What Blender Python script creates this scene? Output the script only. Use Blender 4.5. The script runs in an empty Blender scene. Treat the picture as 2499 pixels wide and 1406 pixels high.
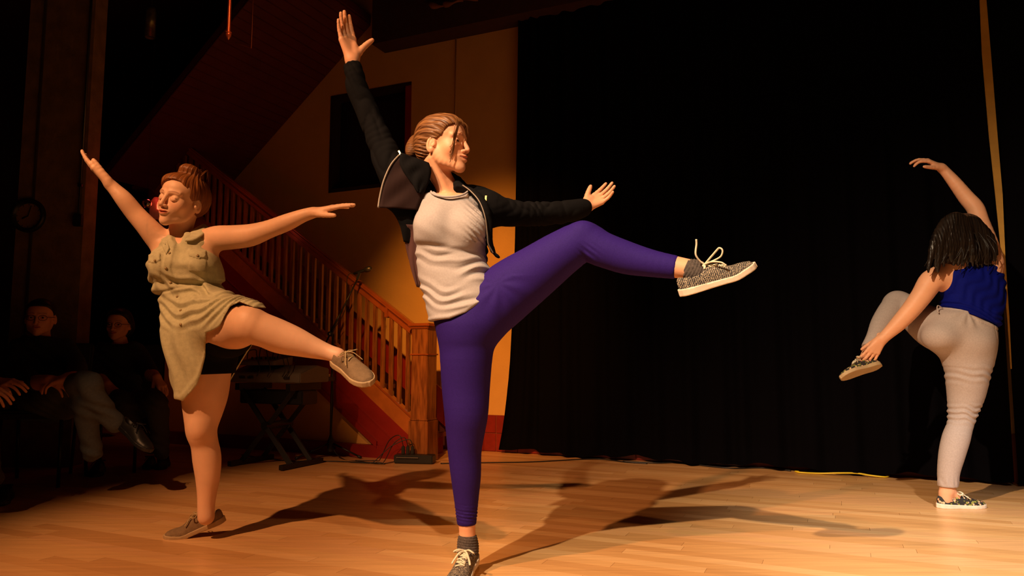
import bpy, bmesh, math, random
import numpy as np
from mathutils import Vector, Matrix
random.seed(7)
SC = bpy.context.scene
COL = SC.collection

# ---------------------------------------------------------------- camera, world, lights, exposure
FPX = 1750.0                       # focal length for a 2499 px wide frame
TH = math.atan(167.0 / FPX)        # camera tipped up a little
CAMZ = 0.80
cd = bpy.data.cameras.new('camera')
cam = bpy.data.objects.new('camera', cd); COL.objects.link(cam)
cam.location = (0, 0, CAMZ); cam.rotation_euler = (math.pi / 2 + TH, 0, 0)
cd.sensor_width = 36.0; cd.lens = 36.0 * FPX / 2499.0
cd.clip_start = 0.05; cd.clip_end = 100
SC.camera = cam
SC.view_settings.view_transform = 'Standard'
SC.view_settings.look = 'None'
SC.view_settings.gamma = 1.0
SC.view_settings.exposure = 0.0
SC.view_settings.use_curve_mapping = False

w = bpy.data.worlds.new('world'); SC.world = w; w.use_nodes = True
bg = w.node_tree.nodes['Background']; bg.inputs[0].default_value = (1.0, 0.55, 0.33, 1); bg.inputs[1].default_value = 0.005

def spot(name, loc, target, energy, color, size_deg, blend, radius):
    l = bpy.data.lights.new(name, 'SPOT'); l.energy = energy; l.color = color
    l.spot_size = math.radians(size_deg); l.spot_blend = blend; l.shadow_soft_size = radius
    o = bpy.data.objects.new(name, l); COL.objects.link(o); o.location = loc
    o.rotation_euler = (Vector(target) - Vector(loc)).to_track_quat('-Z', 'Y').to_euler()
    return o
spot('stage_light_amber', (-2.0, -0.45, 4.3), (2.1, 2.5, 0.0), 2250, (1.0, 0.74, 0.47), 58, 1.0, 0.04)
spot('stage_light_orange', (0.1, -0.5, 4.3), (0.7, 2.7, 0.3), 200, (1.0, 0.44, 0.18), 52, 0.9, 0.05)
spot('stage_light_red', (-3.0, 0.1, 4.3), (-0.95, 2.95, 0.75), 1080, (1.0, 0.46, 0.19), 43, 0.75, 0.05)
spot('stage_light_white', (1.6, -0.5, 4.3), (2.15, 2.55, 0.0), 1900, (1.0, 0.93, 0.86), 34, 1.0, 0.08)
spot('stage_light_wall', (-0.9, 0.5, 4.0), (-0.22, 6.1, 1.0), 1800, (1.0, 0.39, 0.07), 26, 1.0, 0.08)
spot('red_ceiling_light', (-1.45, 3.9, 4.2), (-1.98, 5.0, 3.05), 60, (1, .20, .06), 26, 1.0, 0.04)


# ---------------------------------------------------------------- geometry of the view -> places in the room
def P(px, py, Y):
    x = (px - 1249.5) / FPX; y = (703.0 - py) / FPX
    s = Y / (math.cos(TH) - y * math.sin(TH))
    return Vector((x * s, Y, CAMZ + s * (math.sin(TH) + y * math.cos(TH))))
def G(px, py):                      # the same for a point on the floor
    x = (px - 1249.5) / FPX; y = (703.0 - py) / FPX
    s = -CAMZ / (math.sin(TH) + y * math.cos(TH))
    return Vector((x * s, s * (math.cos(TH) - y * math.sin(TH)), 0))
def M(npx, Y): return npx * Y / FPX

# ---------------------------------------------------------------- object helpers
def link(name, me, mat=None, parent=None, kind=None):
    o = bpy.data.objects.new(name, me); COL.objects.link(o)
    if mat is not None:
        me.materials.clear(); me.materials.append(mat)
    if parent is not None:
        o.parent = parent
        o.matrix_parent_inverse = parent.matrix_world.inverted()
    if kind: o['kind'] = kind
    return o
def thing(name, label, cat, loc=(0, 0, 0), rz=0.0, group=None):
    o = bpy.data.objects.new(name, None); COL.objects.link(o)
    o.empty_display_size = 0.05
    o.location = loc; o.rotation_euler = (0, 0, rz)
    o.matrix_world = Matrix.Translation(Vector(loc)) @ Matrix.Rotation(rz, 4, 'Z')
    o['label'] = label; o['category'] = cat
    if group: o['group'] = group
    return o
def tag(o, label, cat, group=None):
    o['label'] = label; o['category'] = cat
    if group: o['group'] = group
    return o
class MB:                            # collects simple shapes into one mesh
    def __init__(s): s.v = []; s.f = []
    def quad(s, *pts):
        n = len(s.v); s.v += [tuple(p) for p in pts]; s.f.append(tuple(range(n, n + len(pts)))); return s
    def box(s, c, size, R=None):
        c = Vector(c); hx, hy, hz = size[0] / 2, size[1] / 2, size[2] / 2; n = len(s.v)
        for dz in (-hz, hz):
            for dx, dy in ((-hx, -hy), (hx, -hy), (hx, hy), (-hx, hy)):
                q = Vector((dx, dy, dz))
                if R is not None: q = R @ q
                s.v.append(tuple(c + q))
        for f in ((3, 2, 1, 0), (4, 5, 6, 7), (0, 1, 5, 4), (1, 2, 6, 5), (2, 3, 7, 6), (3, 0, 4, 7)):
            s.f.append(tuple(n + i for i in f))
        return s
    def bar(s, a, b, wx, wy, up=(0, 0, 1)):
        a = Vector(a); b = Vector(b); d = (b - a); L = d.length; d.normalize()
        x = d.cross(Vector(up))
        if x.length < 1e-4: x = Vector((1, 0, 0))
        x.normalize(); y = x.cross(d)
        R = Matrix((x, y, d)).transposed()
        return s.box((a + b) / 2, (wx, wy, L), R)
    def prism(s, pts, off):          # polygon pts pushed along off
        n = len(s.v); k = len(pts); off = Vector(off)
        s.v += [tuple(p) for p in pts] + [tuple(Vector(p) + off) for p in pts]
        s.f.append(tuple(range(n, n + k))); s.f.append(tuple(reversed(range(n + k, n + 2 * k))))
        for i in range(k):
            j = (i + 1) % k; s.f.append((n + i, n + k + i, n + k + j, n + j))
        return s
    def tube(s, pts, r, seg=8, cap=True, flat=None):
        pts = [Vector(p) for p in pts]; m = len(pts)
        rr = [r] * m if not hasattr(r, '__len__') else list(r)
        n0 = len(s.v); prev = None
        for i, p in enumerate(pts):
            t = (pts[min(i + 1, m - 1)] - pts[max(i - 1, 0)]).normalized()
            if prev is None:
                a = t.cross(Vector((0, 0, 1)))
                if a.length < 0.1: a = t.cross(Vector((1, 0, 0)))
            else: a = prev - t * prev.dot(t)
            a.normalize(); prev = a.copy(); b = t.cross(a)
            for k in range(seg):
                an = 2 * math.pi * k / seg
                s.v.append(tuple(p + a * (math.cos(an) * rr[i]) + b * (math.sin(an) * rr[i] * (flat or 1))))
        for i in range(m - 1):
            for k in range(seg):
                k2 = (k + 1) % seg
                s.f.append((n0 + i * seg + k, n0 + i * seg + k2, n0 + (i + 1) * seg + k2, n0 + (i + 1) * seg + k))
        if cap:
            s.f.append(tuple(n0 + k for k in reversed(range(seg))))
            s.f.append(tuple(n0 + (m - 1) * seg + k for k in range(seg)))
        return s
    def lathe(s, prof, c, axis=(0, 0, 1), seg=20):   # prof: (r, h)
        c = Vector(c); ax = Vector(axis).normalized()
        a = ax.cross(Vector((0, 1, 0)))
        if a.length < .1: a = ax.cross(Vector((1, 0, 0)))
        a.normalize(); b = ax.cross(a); n0 = len(s.v)
        for r, h in prof:
            for k in range(seg):
                an = 2 * math.pi * k / seg
                s.v.append(tuple(c + ax * h + a * (math.cos(an) * r) + b * (math.sin(an) * r)))
        for i in range(len(prof) - 1):
            for k in range(seg):
                k2 = (k + 1) % seg
                s.f.append((n0 + i * seg + k, n0 + i * seg + k2, n0 + (i + 1) * seg + k2, n0 + (i + 1) * seg + k))
        return s
    def build(s, name, mat, parent=None, smooth=False, kind=None, bevel=0):
        me = bpy.data.meshes.new(name); me.from_pydata(s.v, [], s.f); me.validate()
        bm = bmesh.new(); bm.from_mesh(me); bmesh.ops.recalc_face_normals(bm, faces=bm.faces)
        if bevel: bmesh.ops.bevel(bm, geom=list(bm.edges), offset=bevel, segments=2, affect='EDGES', clamp_overlap=True)
        bm.to_mesh(me); bm.free()
        if smooth: me.polygons.foreach_set('use_smooth', [True] * len(me.polygons))
        return link(name, me, mat, parent, kind)

def spline(pts, n=8):                # Catmull-Rom through tuples of any length
    a = np.array([tuple(p) for p in pts], float); out = []
    m = len(a)
    for i in range(m - 1):
        p0 = a[max(i - 1, 0)]; p1 = a[i]; p2 = a[i + 1]; p3 = a[min(i + 2, m - 1)]
        for k in range(n):
            t = k / n
            out.append(0.5 * ((2 * p1) + (-p0 + p2) * t + (2 * p0 - 5 * p1 + 4 * p2 - p3) * t * t + (-p0 + 3 * p1 - 3 * p2 + p3) * t ** 3))
    out.append(a[-1]); return np.array(out)

# ---------------------------------------------------------------- solid modelling by distance fields (numpy)
F32 = np.float32
def surface_nets(D, lo, h):
    I = D < 0
    s = np.zeros(tuple(n - 1 for n in D.shape), np.uint8)
    for a in (0, 1):
        for b in (0, 1):
            for c in (0, 1):
                s += I[a:D.shape[0] - 1 + a, b:D.shape[1] - 1 + b, c:D.shape[2] - 1 + c]
    act = (s > 0) & (s < 8)
    idx = np.argwhere(act)
    if len(idx) == 0: return np.zeros((0, 3)), np.zeros((0, 4), int)
    i, j, k = idx.T
    V = {}
    for a in (0, 1):
        for b in (0, 1):
            for c in (0, 1): V[(a, b, c)] = D[i + a, j + b, k + c]
    acc = np.zeros((len(idx), 3)); cnt = np.zeros(len(idx))
    for ax in range(3):
        o = [x for x in range(3) if x != ax]
        for u in (0, 1):
            for v in (0, 1):
                c0 = [0, 0, 0]; c0[o[0]] = u; c0[o[1]] = v; c1 = list(c0); c1[ax] = 1
                va = V[tuple(c0)]; vb = V[tuple(c1)]
                m = (va < 0) != (vb < 0)
                t = np.where(m, va / np.where(m, va - vb, 1), 0)
                acc[:, ax] += np.where(m, t, 0); acc[:, o[0]] += m * u; acc[:, o[1]] += m * v; cnt += m
    verts = np.asarray(lo) + h * (idx + acc / cnt[:, None])
    ID = np.full(act.shape, -1, np.int32); ID[i, j, k] = np.arange(len(idx))
    quads = []
    for ax in range(3):
        o = [(ax + 1) % 3, (ax + 2) % 3]
        A = I; sl0 = [slice(None)] * 3; sl1 = [slice(None)] * 3
        sl0[ax] = slice(0, -1); sl1[ax] = slice(1, None)
        ch = A[tuple(sl0)] != A[tuple(sl1)]
        e = np.argwhere(ch)
        e = e[(e[:, o[0]] > 0) & (e[:, o[1]] > 0) & (e[:, o[0]] < D.shape[o[0]] - 1) & (e[:, o[1]] < D.shape[o[1]] - 1)]
        if len(e) == 0: continue
        def cid(du, dv):
            q = e.copy(); q[:, o[0]] -= du; q[:, o[1]] -= dv
            return ID[q[:, 0], q[:, 1], q[:, 2]]
        Q = np.stack([cid(1, 1), cid(0, 1), cid(0, 0), cid(1, 0)], 1)
        inside = A[e[:, 0], e[:, 1], e[:, 2]]
        Q = np.where(inside[:, None], Q, Q[:, ::-1])
        quads.append(Q[(Q >= 0).all(1)])
    return verts, np.concatenate(quads) if quads else np.zeros((0, 4), int)

def smin(a, b, k):
    if k <= 0: return np.minimum(a, b)
    h = np.clip(0.5 + 0.5 * (b - a) / k, 0, 1)
    return b + (a - b) * h - k * h * (1 - h)
def smax(a, b, k): return -smin(-a, -b, k)

def V3(p): return np.array([p[0], p[1], p[2]], float)
def sd_caps(a, b, ra, rb, fl=None, fs=1.0):
    a = V3(a); b = V3(b); ab = b - a; L2 = max(float(ab @ ab), 1e-9)
    def f(X, Y, Z):
        x = X - a[0]; y = Y - a[1]; z = Z - a[2]
        t = np.clip((x * ab[0] + y * ab[1] + z * ab[2]) / L2, 0, 1)
        x = x - t * ab[0]; y = y - t * ab[1]; z = z - t * ab[2]
        q = x * x + y * y + z * z
        if fl is not None:
            n = x * fl[0] + y * fl[1] + z * fl[2]
            q = q + n * n * (fs * fs - 1)
        return np.sqrt(q) - (ra + (rb - ra) * t)
    r = max(ra, rb)
    return f, np.minimum(a, b) - r, np.maximum(a, b) + r
def sd_ell(c, r, R=None):
    c = V3(c); r = V3(r)
    R = np.eye(3) if R is None else np.array(R, float)     # columns = local axes in the world
    ext = np.sqrt(((R * r[None, :]) ** 2).sum(1))
    def f(X, Y, Z):
        x = X - c[0]; y = Y - c[1]; z = Z - c[2]
        k0 = 0; k1 = 0
        for i in range(3):
            q = x * R[0, i] + y * R[1, i] + z * R[2, i]
            k0 = k0 + (q / r[i]) ** 2; k1 = k1 + (q / r[i] ** 2) ** 2
        k0 = np.sqrt(k0); k1 = np.sqrt(k1)
        return k0 * (k0 - 1.0) / np.maximum(k1, 1e-6)
    return f, c - ext, c + ext

class Field:
    def __init__(s): s.ops = []
    def add(s, prim, k=0.01): s.ops.append(('add', prim, k)); return s
    def cut(s, prim, k=0.005): s.ops.append(('cut', prim, k)); return s
    def caps(s, a, b, ra, rb=None, k=0.01, **kw): return s.add(sd_caps(a, b, ra, ra if rb is None else rb, **kw), k)
    def ell(s, c, r, R=None, k=0.01): return s.add(sd_ell(c, r, R), k)
    def chain(s, pts, k=0.01, n=4, ks=0.004, fl=None, fs=1.0):   # pts: (x,y,z,r) rows, smoothed
        a = spline(pts, n) if n > 1 else np.array([tuple(p) for p in pts])
        prims = [sd_caps(a[i][:3], a[i + 1][:3], max(a[i][3], 1e-3), max(a[i + 1][3], 1e-3), fl, fs) for i in range(len(a) - 1)]
        s.ops.append(('group', prims, k, ks)); return s
    def disp(s, f, lo, hi): s.ops.append(('disp', (f, np.array(lo, float), np.array(hi, float)), 0)); return s
    def clip(s, f, k=0.0): s.ops.append(('clip', f, k)); return s
    def bounds(s):
        lo = np.full(3, 1e9); hi = -lo
        for op in s.ops:
            if op[0] == 'add': lo = np.minimum(lo, op[1][1]); hi = np.maximum(hi, op[1][2])
            if op[0] == 'group':
                for p in op[1]: lo = np.minimum(lo, p[1]); hi = np.maximum(hi, p[2])
        return lo, hi
    def mesh(s, h, lo=None, hi=None, pad=0.02):
        blo, bhi = s.bounds()
        lo = blo - pad if lo is None else np.array(lo, float); hi = bhi + pad if hi is None else np.array(hi, float)
        n = np.maximum(np.ceil((hi - lo) / h).astype(int) + 1, 2)
        ax = [(lo[i] + h * np.arange(n[i])).astype(F32) for i in range(3)]
        BIG = 0.5
        D = np.full(tuple(n), BIG, F32)
        def rng(plo, phi, m):
            sl = []
            for i in range(3):
                a = int(max(0, math.floor((plo[i] - m - lo[i]) / h))); b = int(min(n[i], math.ceil((phi[i] + m - lo[i]) / h) + 1))
                if a >= b: return None
                sl.append(slice(a, b))
            return tuple(sl)
        def grids(sl): return ax[0][sl[0]][:, None, None], ax[1][sl[1]][None, :, None], ax[2][sl[2]][None, None, :]
        for op in s.ops:
            if op[0] in ('add', 'cut'):
                f, plo, phi = op[1]; k = op[2]
                sl = rng(plo, phi, k + 3 * h)
                if sl is None: continue
                v = f(*grids(sl)).astype(F32)
                D[sl] = smin(D[sl], v, k) if op[0] == 'add' else smax(D[sl], -v, k)
            elif op[0] == 'group':
                prims, k, ks = op[1:]
                glo = np.min([p[1] for p in prims], 0); ghi = np.max([p[2] for p in prims], 0)
                m = k + 4 * h
                gs = rng(glo, ghi, m)
                if gs is None: continue
                T = np.full(tuple(q.stop - q.start for q in gs), BIG, F32)
                for f, plo, phi in prims:
                    sl = rng(plo, phi, m)
                    if sl is None: continue
                    loc = tuple(slice(a.start - g.start, a.stop - g.start) for a, g in zip(sl, gs))
                    v = f(*grids(sl)).astype(F32)
                    T[loc] = smin(T[loc], v, ks)
                D[gs] = smin(D[gs], T, k)
            elif op[0] == 'disp':
                f, plo, phi = op[1]; sl = rng(plo, phi, 0)
                if sl is None: continue
                D[sl] += f(*grids(sl)).astype(F32)
            elif op[0] == 'clip':
                v = op[1](*grids((slice(0, n[0]), slice(0, n[1]), slice(0, n[2]))))
                D = smax(D, v, op[2]).astype(F32)
        return surface_nets(D, lo, h)
def join_parts(parts):               # [(verts, quads)...]
    vs = []; qs = []; n = 0
    for v, q in parts: vs.append(v); qs.append(q + n); n += len(v)
    return np.concatenate(vs), np.concatenate(qs)
def drop_box(v, q, lo, hi):          # throw away the quads inside a box
    c = v[q].mean(1); m = ((c > lo) & (c < hi)).all(1)
    return v, q[~m]
def np_mesh(name, v, q, mat, parent=None, colors=None, smooth=True):
    used = np.zeros(len(v), bool); used[q.ravel()] = True
    mp = np.cumsum(used) - 1; v = v[used]; q = mp[q]
    if colors is not None: colors = colors[used]
    me = bpy.data.meshes.new(name)
    me.vertices.add(len(v)); me.vertices.foreach_set('co', v.astype(F32).ravel())
    me.loops.add(len(q) * 4); me.loops.foreach_set('vertex_index', q.astype(np.int32).ravel())
    me.polygons.add(len(q)); me.polygons.foreach_set('loop_start', np.arange(0, len(q) * 4, 4, dtype=np.int32))
    me.polygons.foreach_set('loop_total', np.full(len(q), 4, np.int32))
    me.polygons.foreach_set('use_smooth', np.ones(len(q), bool))
    if colors is not None:
        ca = me.color_attributes.new('tint', 'FLOAT_COLOR', 'POINT')
        c4 = np.ones((len(v), 4), F32); c4[:, :3] = colors
        ca.data.foreach_set('color', c4.ravel())
    me.update(); me.validate()
    return link(name, me, mat, parent)

# ---------------------------------------------------------------- materials
def rgb(r, g, b): 
    f = lambda c: (c / 255 / 12.92) if c / 255 <= 0.04045 else ((c / 255 + 0.055) / 1.055) ** 2.4
    return (f(r), f(g), f(b), 1)
def mat(name, col, rough=0.6, metal=0.0, noise=0.0, nscale=20, bump=0.0, bscale=60, stretch=None, col2=None, spec=0.5, emit=None, estr=0, tint=False, sss=0, coat=0):
    m = bpy.data.materials.new(name); m.use_nodes = True; nt = m.node_tree; N = nt.nodes; L = nt.links
    b = N['Principled BSDF']; b.inputs['Base Color'].default_value = col; b.inputs['Roughness'].default_value = rough
    b.inputs['Metallic'].default_value = metal; b.inputs['Specular IOR Level'].default_value = spec
    if coat: b.inputs['Coat Weight'].default_value = coat; b.inputs['Coat Roughness'].default_value = 0.15
    if sss:
        b.inputs['Subsurface Weight'].default_value = sss; b.inputs['Subsurface Radius'].default_value = (0.012, 0.004, 0.002); b.inputs['Subsurface Scale'].default_value = 1.0
    tc = N.new('ShaderNodeTexCoord'); mp = N.new('ShaderNodeMapping'); L.new(tc.outputs['Object'], mp.inputs[0])
    if stretch: mp.inputs['Scale'].default_value = stretch
    last = None
    if noise or col2:
        n = N.new('ShaderNodeTexNoise'); n.inputs['Scale'].default_value = nscale; n.inputs['Detail'].default_value = 6
        L.new(mp.outputs[0], n.inputs['Vector'])
        r = N.new('ShaderNodeValToRGB'); L.new(n.outputs['Fac'], r.inputs[0])
        c2 = col2 or tuple(list(max(0, c * (1 - noise)) for c in col[:3]) + [1])
        r.color_ramp.elements[0].position = 0.35; r.color_ramp.elements[0].color = c2
        r.color_ramp.elements[1].position = 0.65; r.color_ramp.elements[1].color = col
        last = r.outputs[0]
    if tint:
        a = N.new('ShaderNodeVertexColor'); a.layer_name = 'tint'
        mx = N.new('ShaderNodeMix'); mx.data_type = 'RGBA'; mx.blend_type = 'MULTIPLY'; mx.inputs[0].default_value = 1
        if last is None: mx.inputs[6].default_value = col
        else: L.new(last, mx.inputs[6])
        L.new(a.outputs[0], mx.inputs[7]); last = mx.outputs[2]
    if last is not None: L.new(last, b.inputs['Base Color'])
    if bump:
        n2 = N.new('ShaderNodeTexNoise'); n2.inputs['Scale'].default_value = bscale; n2.inputs['Detail'].default_value = 4
        L.new(mp.outputs[0], n2.inputs['Vector'])
        bp = N.new('ShaderNodeBump'); bp.inputs['Strength'].default_value = bump; bp.inputs['Distance'].default_value = 0.01
        L.new(n2.outputs['Fac'], bp.inputs['Height']); L.new(bp.outputs[0], b.inputs['Normal'])
    if emit: b.inputs['Emission Color'].default_value = emit; b.inputs['Emission Strength'].default_value = estr
    return m
# ---------------------------------------------------------------- people: frames, heads, hands, shoes
class Frame:
    def __init__(s, o, f, u, sc=1.0):
        s.o = V3(o); f = V3(f); f /= np.linalg.norm(f); u = V3(u); u = u - f * (u @ f); u /= np.linalg.norm(u)
        s.R = np.stack([np.cross(f, u), f, u], 1); s.sc = sc     # columns: side, forward, up
    def w(s, *p): return s.o + s.R @ (np.array(p, float) * s.sc)
    def wa(s, A): return s.o + (np.asarray(A, float) * s.sc) @ s.R.T
    def loc(s, A): return ((A - s.o) @ s.R) / s.sc
    def rot(s, ax, deg):             # this frame's axes turned about one of them
        c, n = math.cos(math.radians(deg)), math.sin(math.radians(deg))
        i, j = [(1, 2), (2, 0), (0, 1)][ax]
        Q = np.eye(3); Q[i, i] = c; Q[j, j] = c; Q[i, j] = -n; Q[j, i] = n
        return s.R @ Q

def add_head(F, fr, smile=0.0, lids=0.3, wide=1.0):
    sc = fr.sc; R = fr.R; W = fr.w
    E = lambda c, r, k=0.012, RR=None: F.ell(W(*c), np.array(r) * sc, R if RR is None else RR, k * sc)
    E((0, -.020, .034), (.073 * wide, .092, .078))
    E((0, .026, .036), (.061 * wide, .060, .056), .02)
    E((0, .026, -.032), (.054 * wide, .058, .066), .025)
    for s in (-1, 1):
        F.chain([tuple(W(s * .052 * wide, -.004, -.040)) + (.016 * sc,), tuple(W(s * .045 * wide, .016, -.070)) + (.014 * sc,),
                 tuple(W(s * .022, .052, -.089)) + (.009 * sc,), tuple(W(0, .068, -.095)) + (.009 * sc,)], k=.030 * sc, n=3)
        E((s * .037 * wide, .050, -.028 + .003 * smile), (.021, .019 + .003 * smile, .022), .03)          # cheek
        F.caps(W(s * .012, .082, .020), W(s * .045, .066, .021), .008 * sc, .007 * sc, k=.014 * sc)       # brow ridge
    E((0, .073, -.095), (.013, .011, .012), .022)                       # chin
    E((0, .064, -.058), (.030, .026, .026), .018)                       # muzzle
    for s in (-1, 1):                                                   # eye hollows
        F.cut(sd_ell(W(s * .031, .089, .001), np.array((.017, .012, .011)) * sc, R), .010 * sc)
    # nose
    F.chain([tuple(W(0, .084, .012)) + (.0065 * sc,), tuple(W(0, .094, -.010)) + (.0070 * sc,), tuple(W(0, .1045, -.030)) + (.0074 * sc,)], k=.008 * sc, n=3)
    E((0, .103, -.034), (.0082, .0085, .0068), .006)
    for s in (-1, 1):
        E((s * .0105, .093, -.037), (.0070, .010, .0065), .006)
        F.cut(sd_ell(W(s * .006, .100, -.0425), np.array((.0033, .005, .003)) * sc, R), .002 * sc)
    # lips
    cz = -.060 + .005 * smile; cw = .021 + .005 * smile; cy = .084 - .003 * smile
    F.chain([tuple(W(-cw, cy - .004, cz)) + (.0022 * sc,), tuple(W(-.008, .0925, -.0565)) + (.0046 * sc,), tuple(W(0, .0925, -.0575)) + (.0042 * sc,),
             tuple(W(.008, .0925, -.0565)) + (.0046 * sc,), tuple(W(cw, cy - .004, cz)) + (.0022 * sc,)], k=.005 * sc, n=4)
    F.chain([tuple(W(-cw, cy - .004, cz)) + (.002 * sc,), tuple(W(-.008, .0905, -.0665 - .003 * smile)) + (.0050 * sc,),
             tuple(W(.008, .0905, -.0665 - .003 * smile)) + (.0050 * sc,), tuple(W(cw, cy - .004, cz)) + (.002 * sc,)], k=.005 * sc, n=4)
    op = .0018 + .0026 * smile
    for i in range(-4, 5):
        x = i / 4 * (cw - .004); zz = -.0615 - .001 * smile + (abs(i) / 4) ** 2 * (.004 * smile)
        F.cut(sd_ell(W(x, .0955 - abs(i) * .0009, zz), np.array((.0045, .0085, op * (1 - .14 * abs(i)))) * sc, R), .0015 * sc)
    # eyelids
    for s in (-1, 1):
        F.add(sd_ell(W(s * .031, .0690, -.001), np.array((.0158, .0140, .0136)) * sc, R), .004 * sc)
        if lids < .6:
            hh = .0052 * (1 - lids) + .0012
            F.cut(sd_ell(W(s * .031, .087, -.0025 - .004 * lids), np.array((.0125, .012, hh)) * sc, fr.rot(1, s * 4)), .0012 * sc)
        else:
            for i in range(-3, 4): F.cut(sd_ell(W(s * .031 + i * .0036, .084 - .0005 * i * i - .0008 * s * i, -.0068 + .0004 * i * i), np.array((.0032, .0035, .0011)) * sc, R), .001 * sc)
        F.chain([tuple(W(s * (.031 - .012), .0805, -.0055)) + (.0015 * sc,), tuple(W(s * .031, .0845, -.0105)) + (.0020 * sc,), tuple(W(s * (.031 + .011), .0775, -.0065)) + (.0015 * sc,)], k=.005 * sc, n=3)
    # ears
    for s in (-1, 1):
        c = (s * .0735 * wide, -.012, -.012)
        RR = R @ np.array(Matrix.Rotation(math.radians(s * 22), 3, 'Z') @ Matrix.Rotation(math.radians(-10), 3, 'X'))
        F.add(sd_ell(W(*c), np.array((.0075, .0185, .0310)) * sc, RR), .004 * sc)
        F.cut(sd_ell(W(c[0] + s * .008, c[1] + .003, c[2] + .004), np.array((.007, .0105, .020)) * sc, RR), .003 * sc)
        F.add(sd_ell(W(c[0] + s * .001, c[1] + .010, c[2] - .005), np.array((.006, .006, .007)) * sc, RR), .003 * sc)
        F.add(sd_ell(W(c[0] + s * .001, c[1] + .0015, c[2] + .004), np.array((.004, .006, .014)) * sc, RR), .003 * sc)

def head_tint(fr, v, smile=0.0, lids=.2, hair=(0.25, 0.14, 0.08), lip=(0.75, 0.38, 0.36)):
    q = fr.loc(v); t = np.ones((len(v), 3))
    x, y, z = q.T
    near = (np.linalg.norm(q, axis=1) < .2)
    def blend(m, c):
        m = np.clip(m, 0, 1)[:, None]; t[:] = t * (1 - m) + np.array(c) * m
    g = lambda cx, cz, sx, sz: np.exp(-(((np.abs(x) - cx) / sx) ** 2 + ((z - cz) / sz) ** 2))
    blend(g(.042, -.030, .017, .016) * (y > .03) * .35 * near, (1, .62, .55))
    blend(np.clip(1.4 * g(0, -.034, .012, .010), 0, 1) * (y > .09) * .25 * near, (1, .65, .58))
    cw = .022 + .005 * smile
    lipz = -.0605 - .001 * smile + (np.abs(x) / cw) ** 2 * .004 * smile
    up = (z > lipz); hgt = np.where(up, .0085, .0105) * np.clip(1 - (np.abs(x) / cw) ** 2, 0, 1) ** .6
    m = np.clip((hgt - np.abs(z - lipz)) / .0018, 0, 1) * (y > .070) * near
    blend(m * .9, lip)
    bz = .0235 + .002 - ((np.abs(x) - .030) / .022) ** 2 * .005
    m = np.clip(1 - np.abs(z - bz) / .0042, 0, 1) * np.clip((.021 - np.abs(np.abs(x) - .030)) / .004, 0, 1) * (y > .04) * near
    blend(m * .85, hair)
    # lash line
    d = np.sqrt(((np.abs(x) - .031) / .0150) ** 2 + ((z + .0015) / .0105) ** 2)
    if lids < .6: blend(np.clip(1 - np.abs(d - 1.0) * 5, 0, 1) * (z > -.002) * (y > .06) * near * .55, (.30, .16, .12))
    else: blend(np.clip(1 - np.abs(z + .0072 - ((np.abs(x) - .031) / .013) ** 2 * .004) / .0018, 0, 1) * (np.abs(np.abs(x) - .031) < .0145) * (y > .06) * near * .9, (.16, .08, .06))
    return t

def add_hand(F, wrist, f, n, t, L=.175, curls=(10, 12, 14, 18), splay=(6, 1, -4, -10), thumb=(.75, .7, -.15), rw=.022, tcurl=12, k=.009, bend=0):
    """f: towards the fingers, n: out of the back of the hand, t: towards the thumb"""
    f = V3(f); f /= np.linalg.norm(f); n = V3(n); n = n - f * (n @ f); n /= np.linalg.norm(n)
    t0 = V3(t); t = np.cross(n, f); t = t if t @ t0 > 0 else -t
    w0 = V3(wrist); s = L / .18
    def rt(v, axis, deg):
        a = math.radians(deg); c, q = math.cos(a), math.sin(a)
        return v * c + np.cross(axis, v) * q + axis * (axis @ v) * (1 - c)
    sg = 1 if np.cross(t, f) @ n < 0 else -1      # turning about t by sg*angle brings f towards the palm
    if rt(f, t, sg * 10) @ n > 0: sg = -sg
    off = (.030, .0105, -.0095, -.0275); ks = (.086, .091, .086, .077)
    ph = ((.044, .025, .020), (.048, .029, .021), (.044, .027, .021), (.034, .020, .018))
    rr = ((.0100, .0086, .0072), (.0102, .0088, .0073), (.0096, .0083, .0070), (.0086, .0074, .0062))
    for i in range(4):
        kn = w0 + (f * ks[i] + t * off[i] - n * (.002 * abs(i - 1))) * s
        F.caps(w0 + (t * off[i] * .45 + f * .004) * s, kn, .0145 * s, .0112 * s, k=.014 * s)
        d = f * math.cos(math.radians(splay[i])) + t * math.sin(math.radians(splay[i])); p = kn
        ax = rt(t, n, 0); c = curls[i] if hasattr(curls[i], '__len__') else (curls[i], curls[i] * 1.1, curls[i] * .7)
        pts = [tuple(p) + (rr[i][0] * s,)]
        for j in range(3):
            axj = np.cross(n, d); axj /= np.linalg.norm(axj)
            a1 = rt(d, t, sg * c[j]); d = a1 / np.linalg.norm(a1)
            p = p + d * ph[i][j] * s
            pts.append(tuple(p) + (rr[i][min(j + 1, 2)] * s * (0.92 if j == 2 else 1),))
        F.chain(pts, k=.005 * s, n=2, ks=.003)
    # thumb leaves the side of the palm near its base
    b0 = w0 + (f * .014 + t * .018 - n * .006) * s
    td = f * thumb[0] + t * thumb[1] + n * thumb[2]; td /= np.linalg.norm(td)
    b1 = b0 + td * .044 * s; td2 = rt(td, n, 0) + f * math.tan(math.radians(tcurl)); td2 /= np.linalg.norm(td2)
    b2 = b1 + td2 * .033 * s; td3 = td2 + f * math.tan(math.radians(tcurl)) * .6; td3 /= np.linalg.norm(td3); b3 = b2 + td3 * .024 * s
    F.chain([tuple(b0) + (.0150 * s,), tuple(b1) + (.0118 * s,), tuple(b2) + (.0102 * s,), tuple(b3) + (.0080 * s,)], k=.010 * s, n=2)
    F.caps(w0 + (f * .02 + t * .012 - n * .007) * s, w0 + (f * .052 + t * .022 - n * .007) * s, .0135 * s, .0105 * s, k=.012 * s)
    return (w0 + f * .1 * s) , .125 * s

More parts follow.
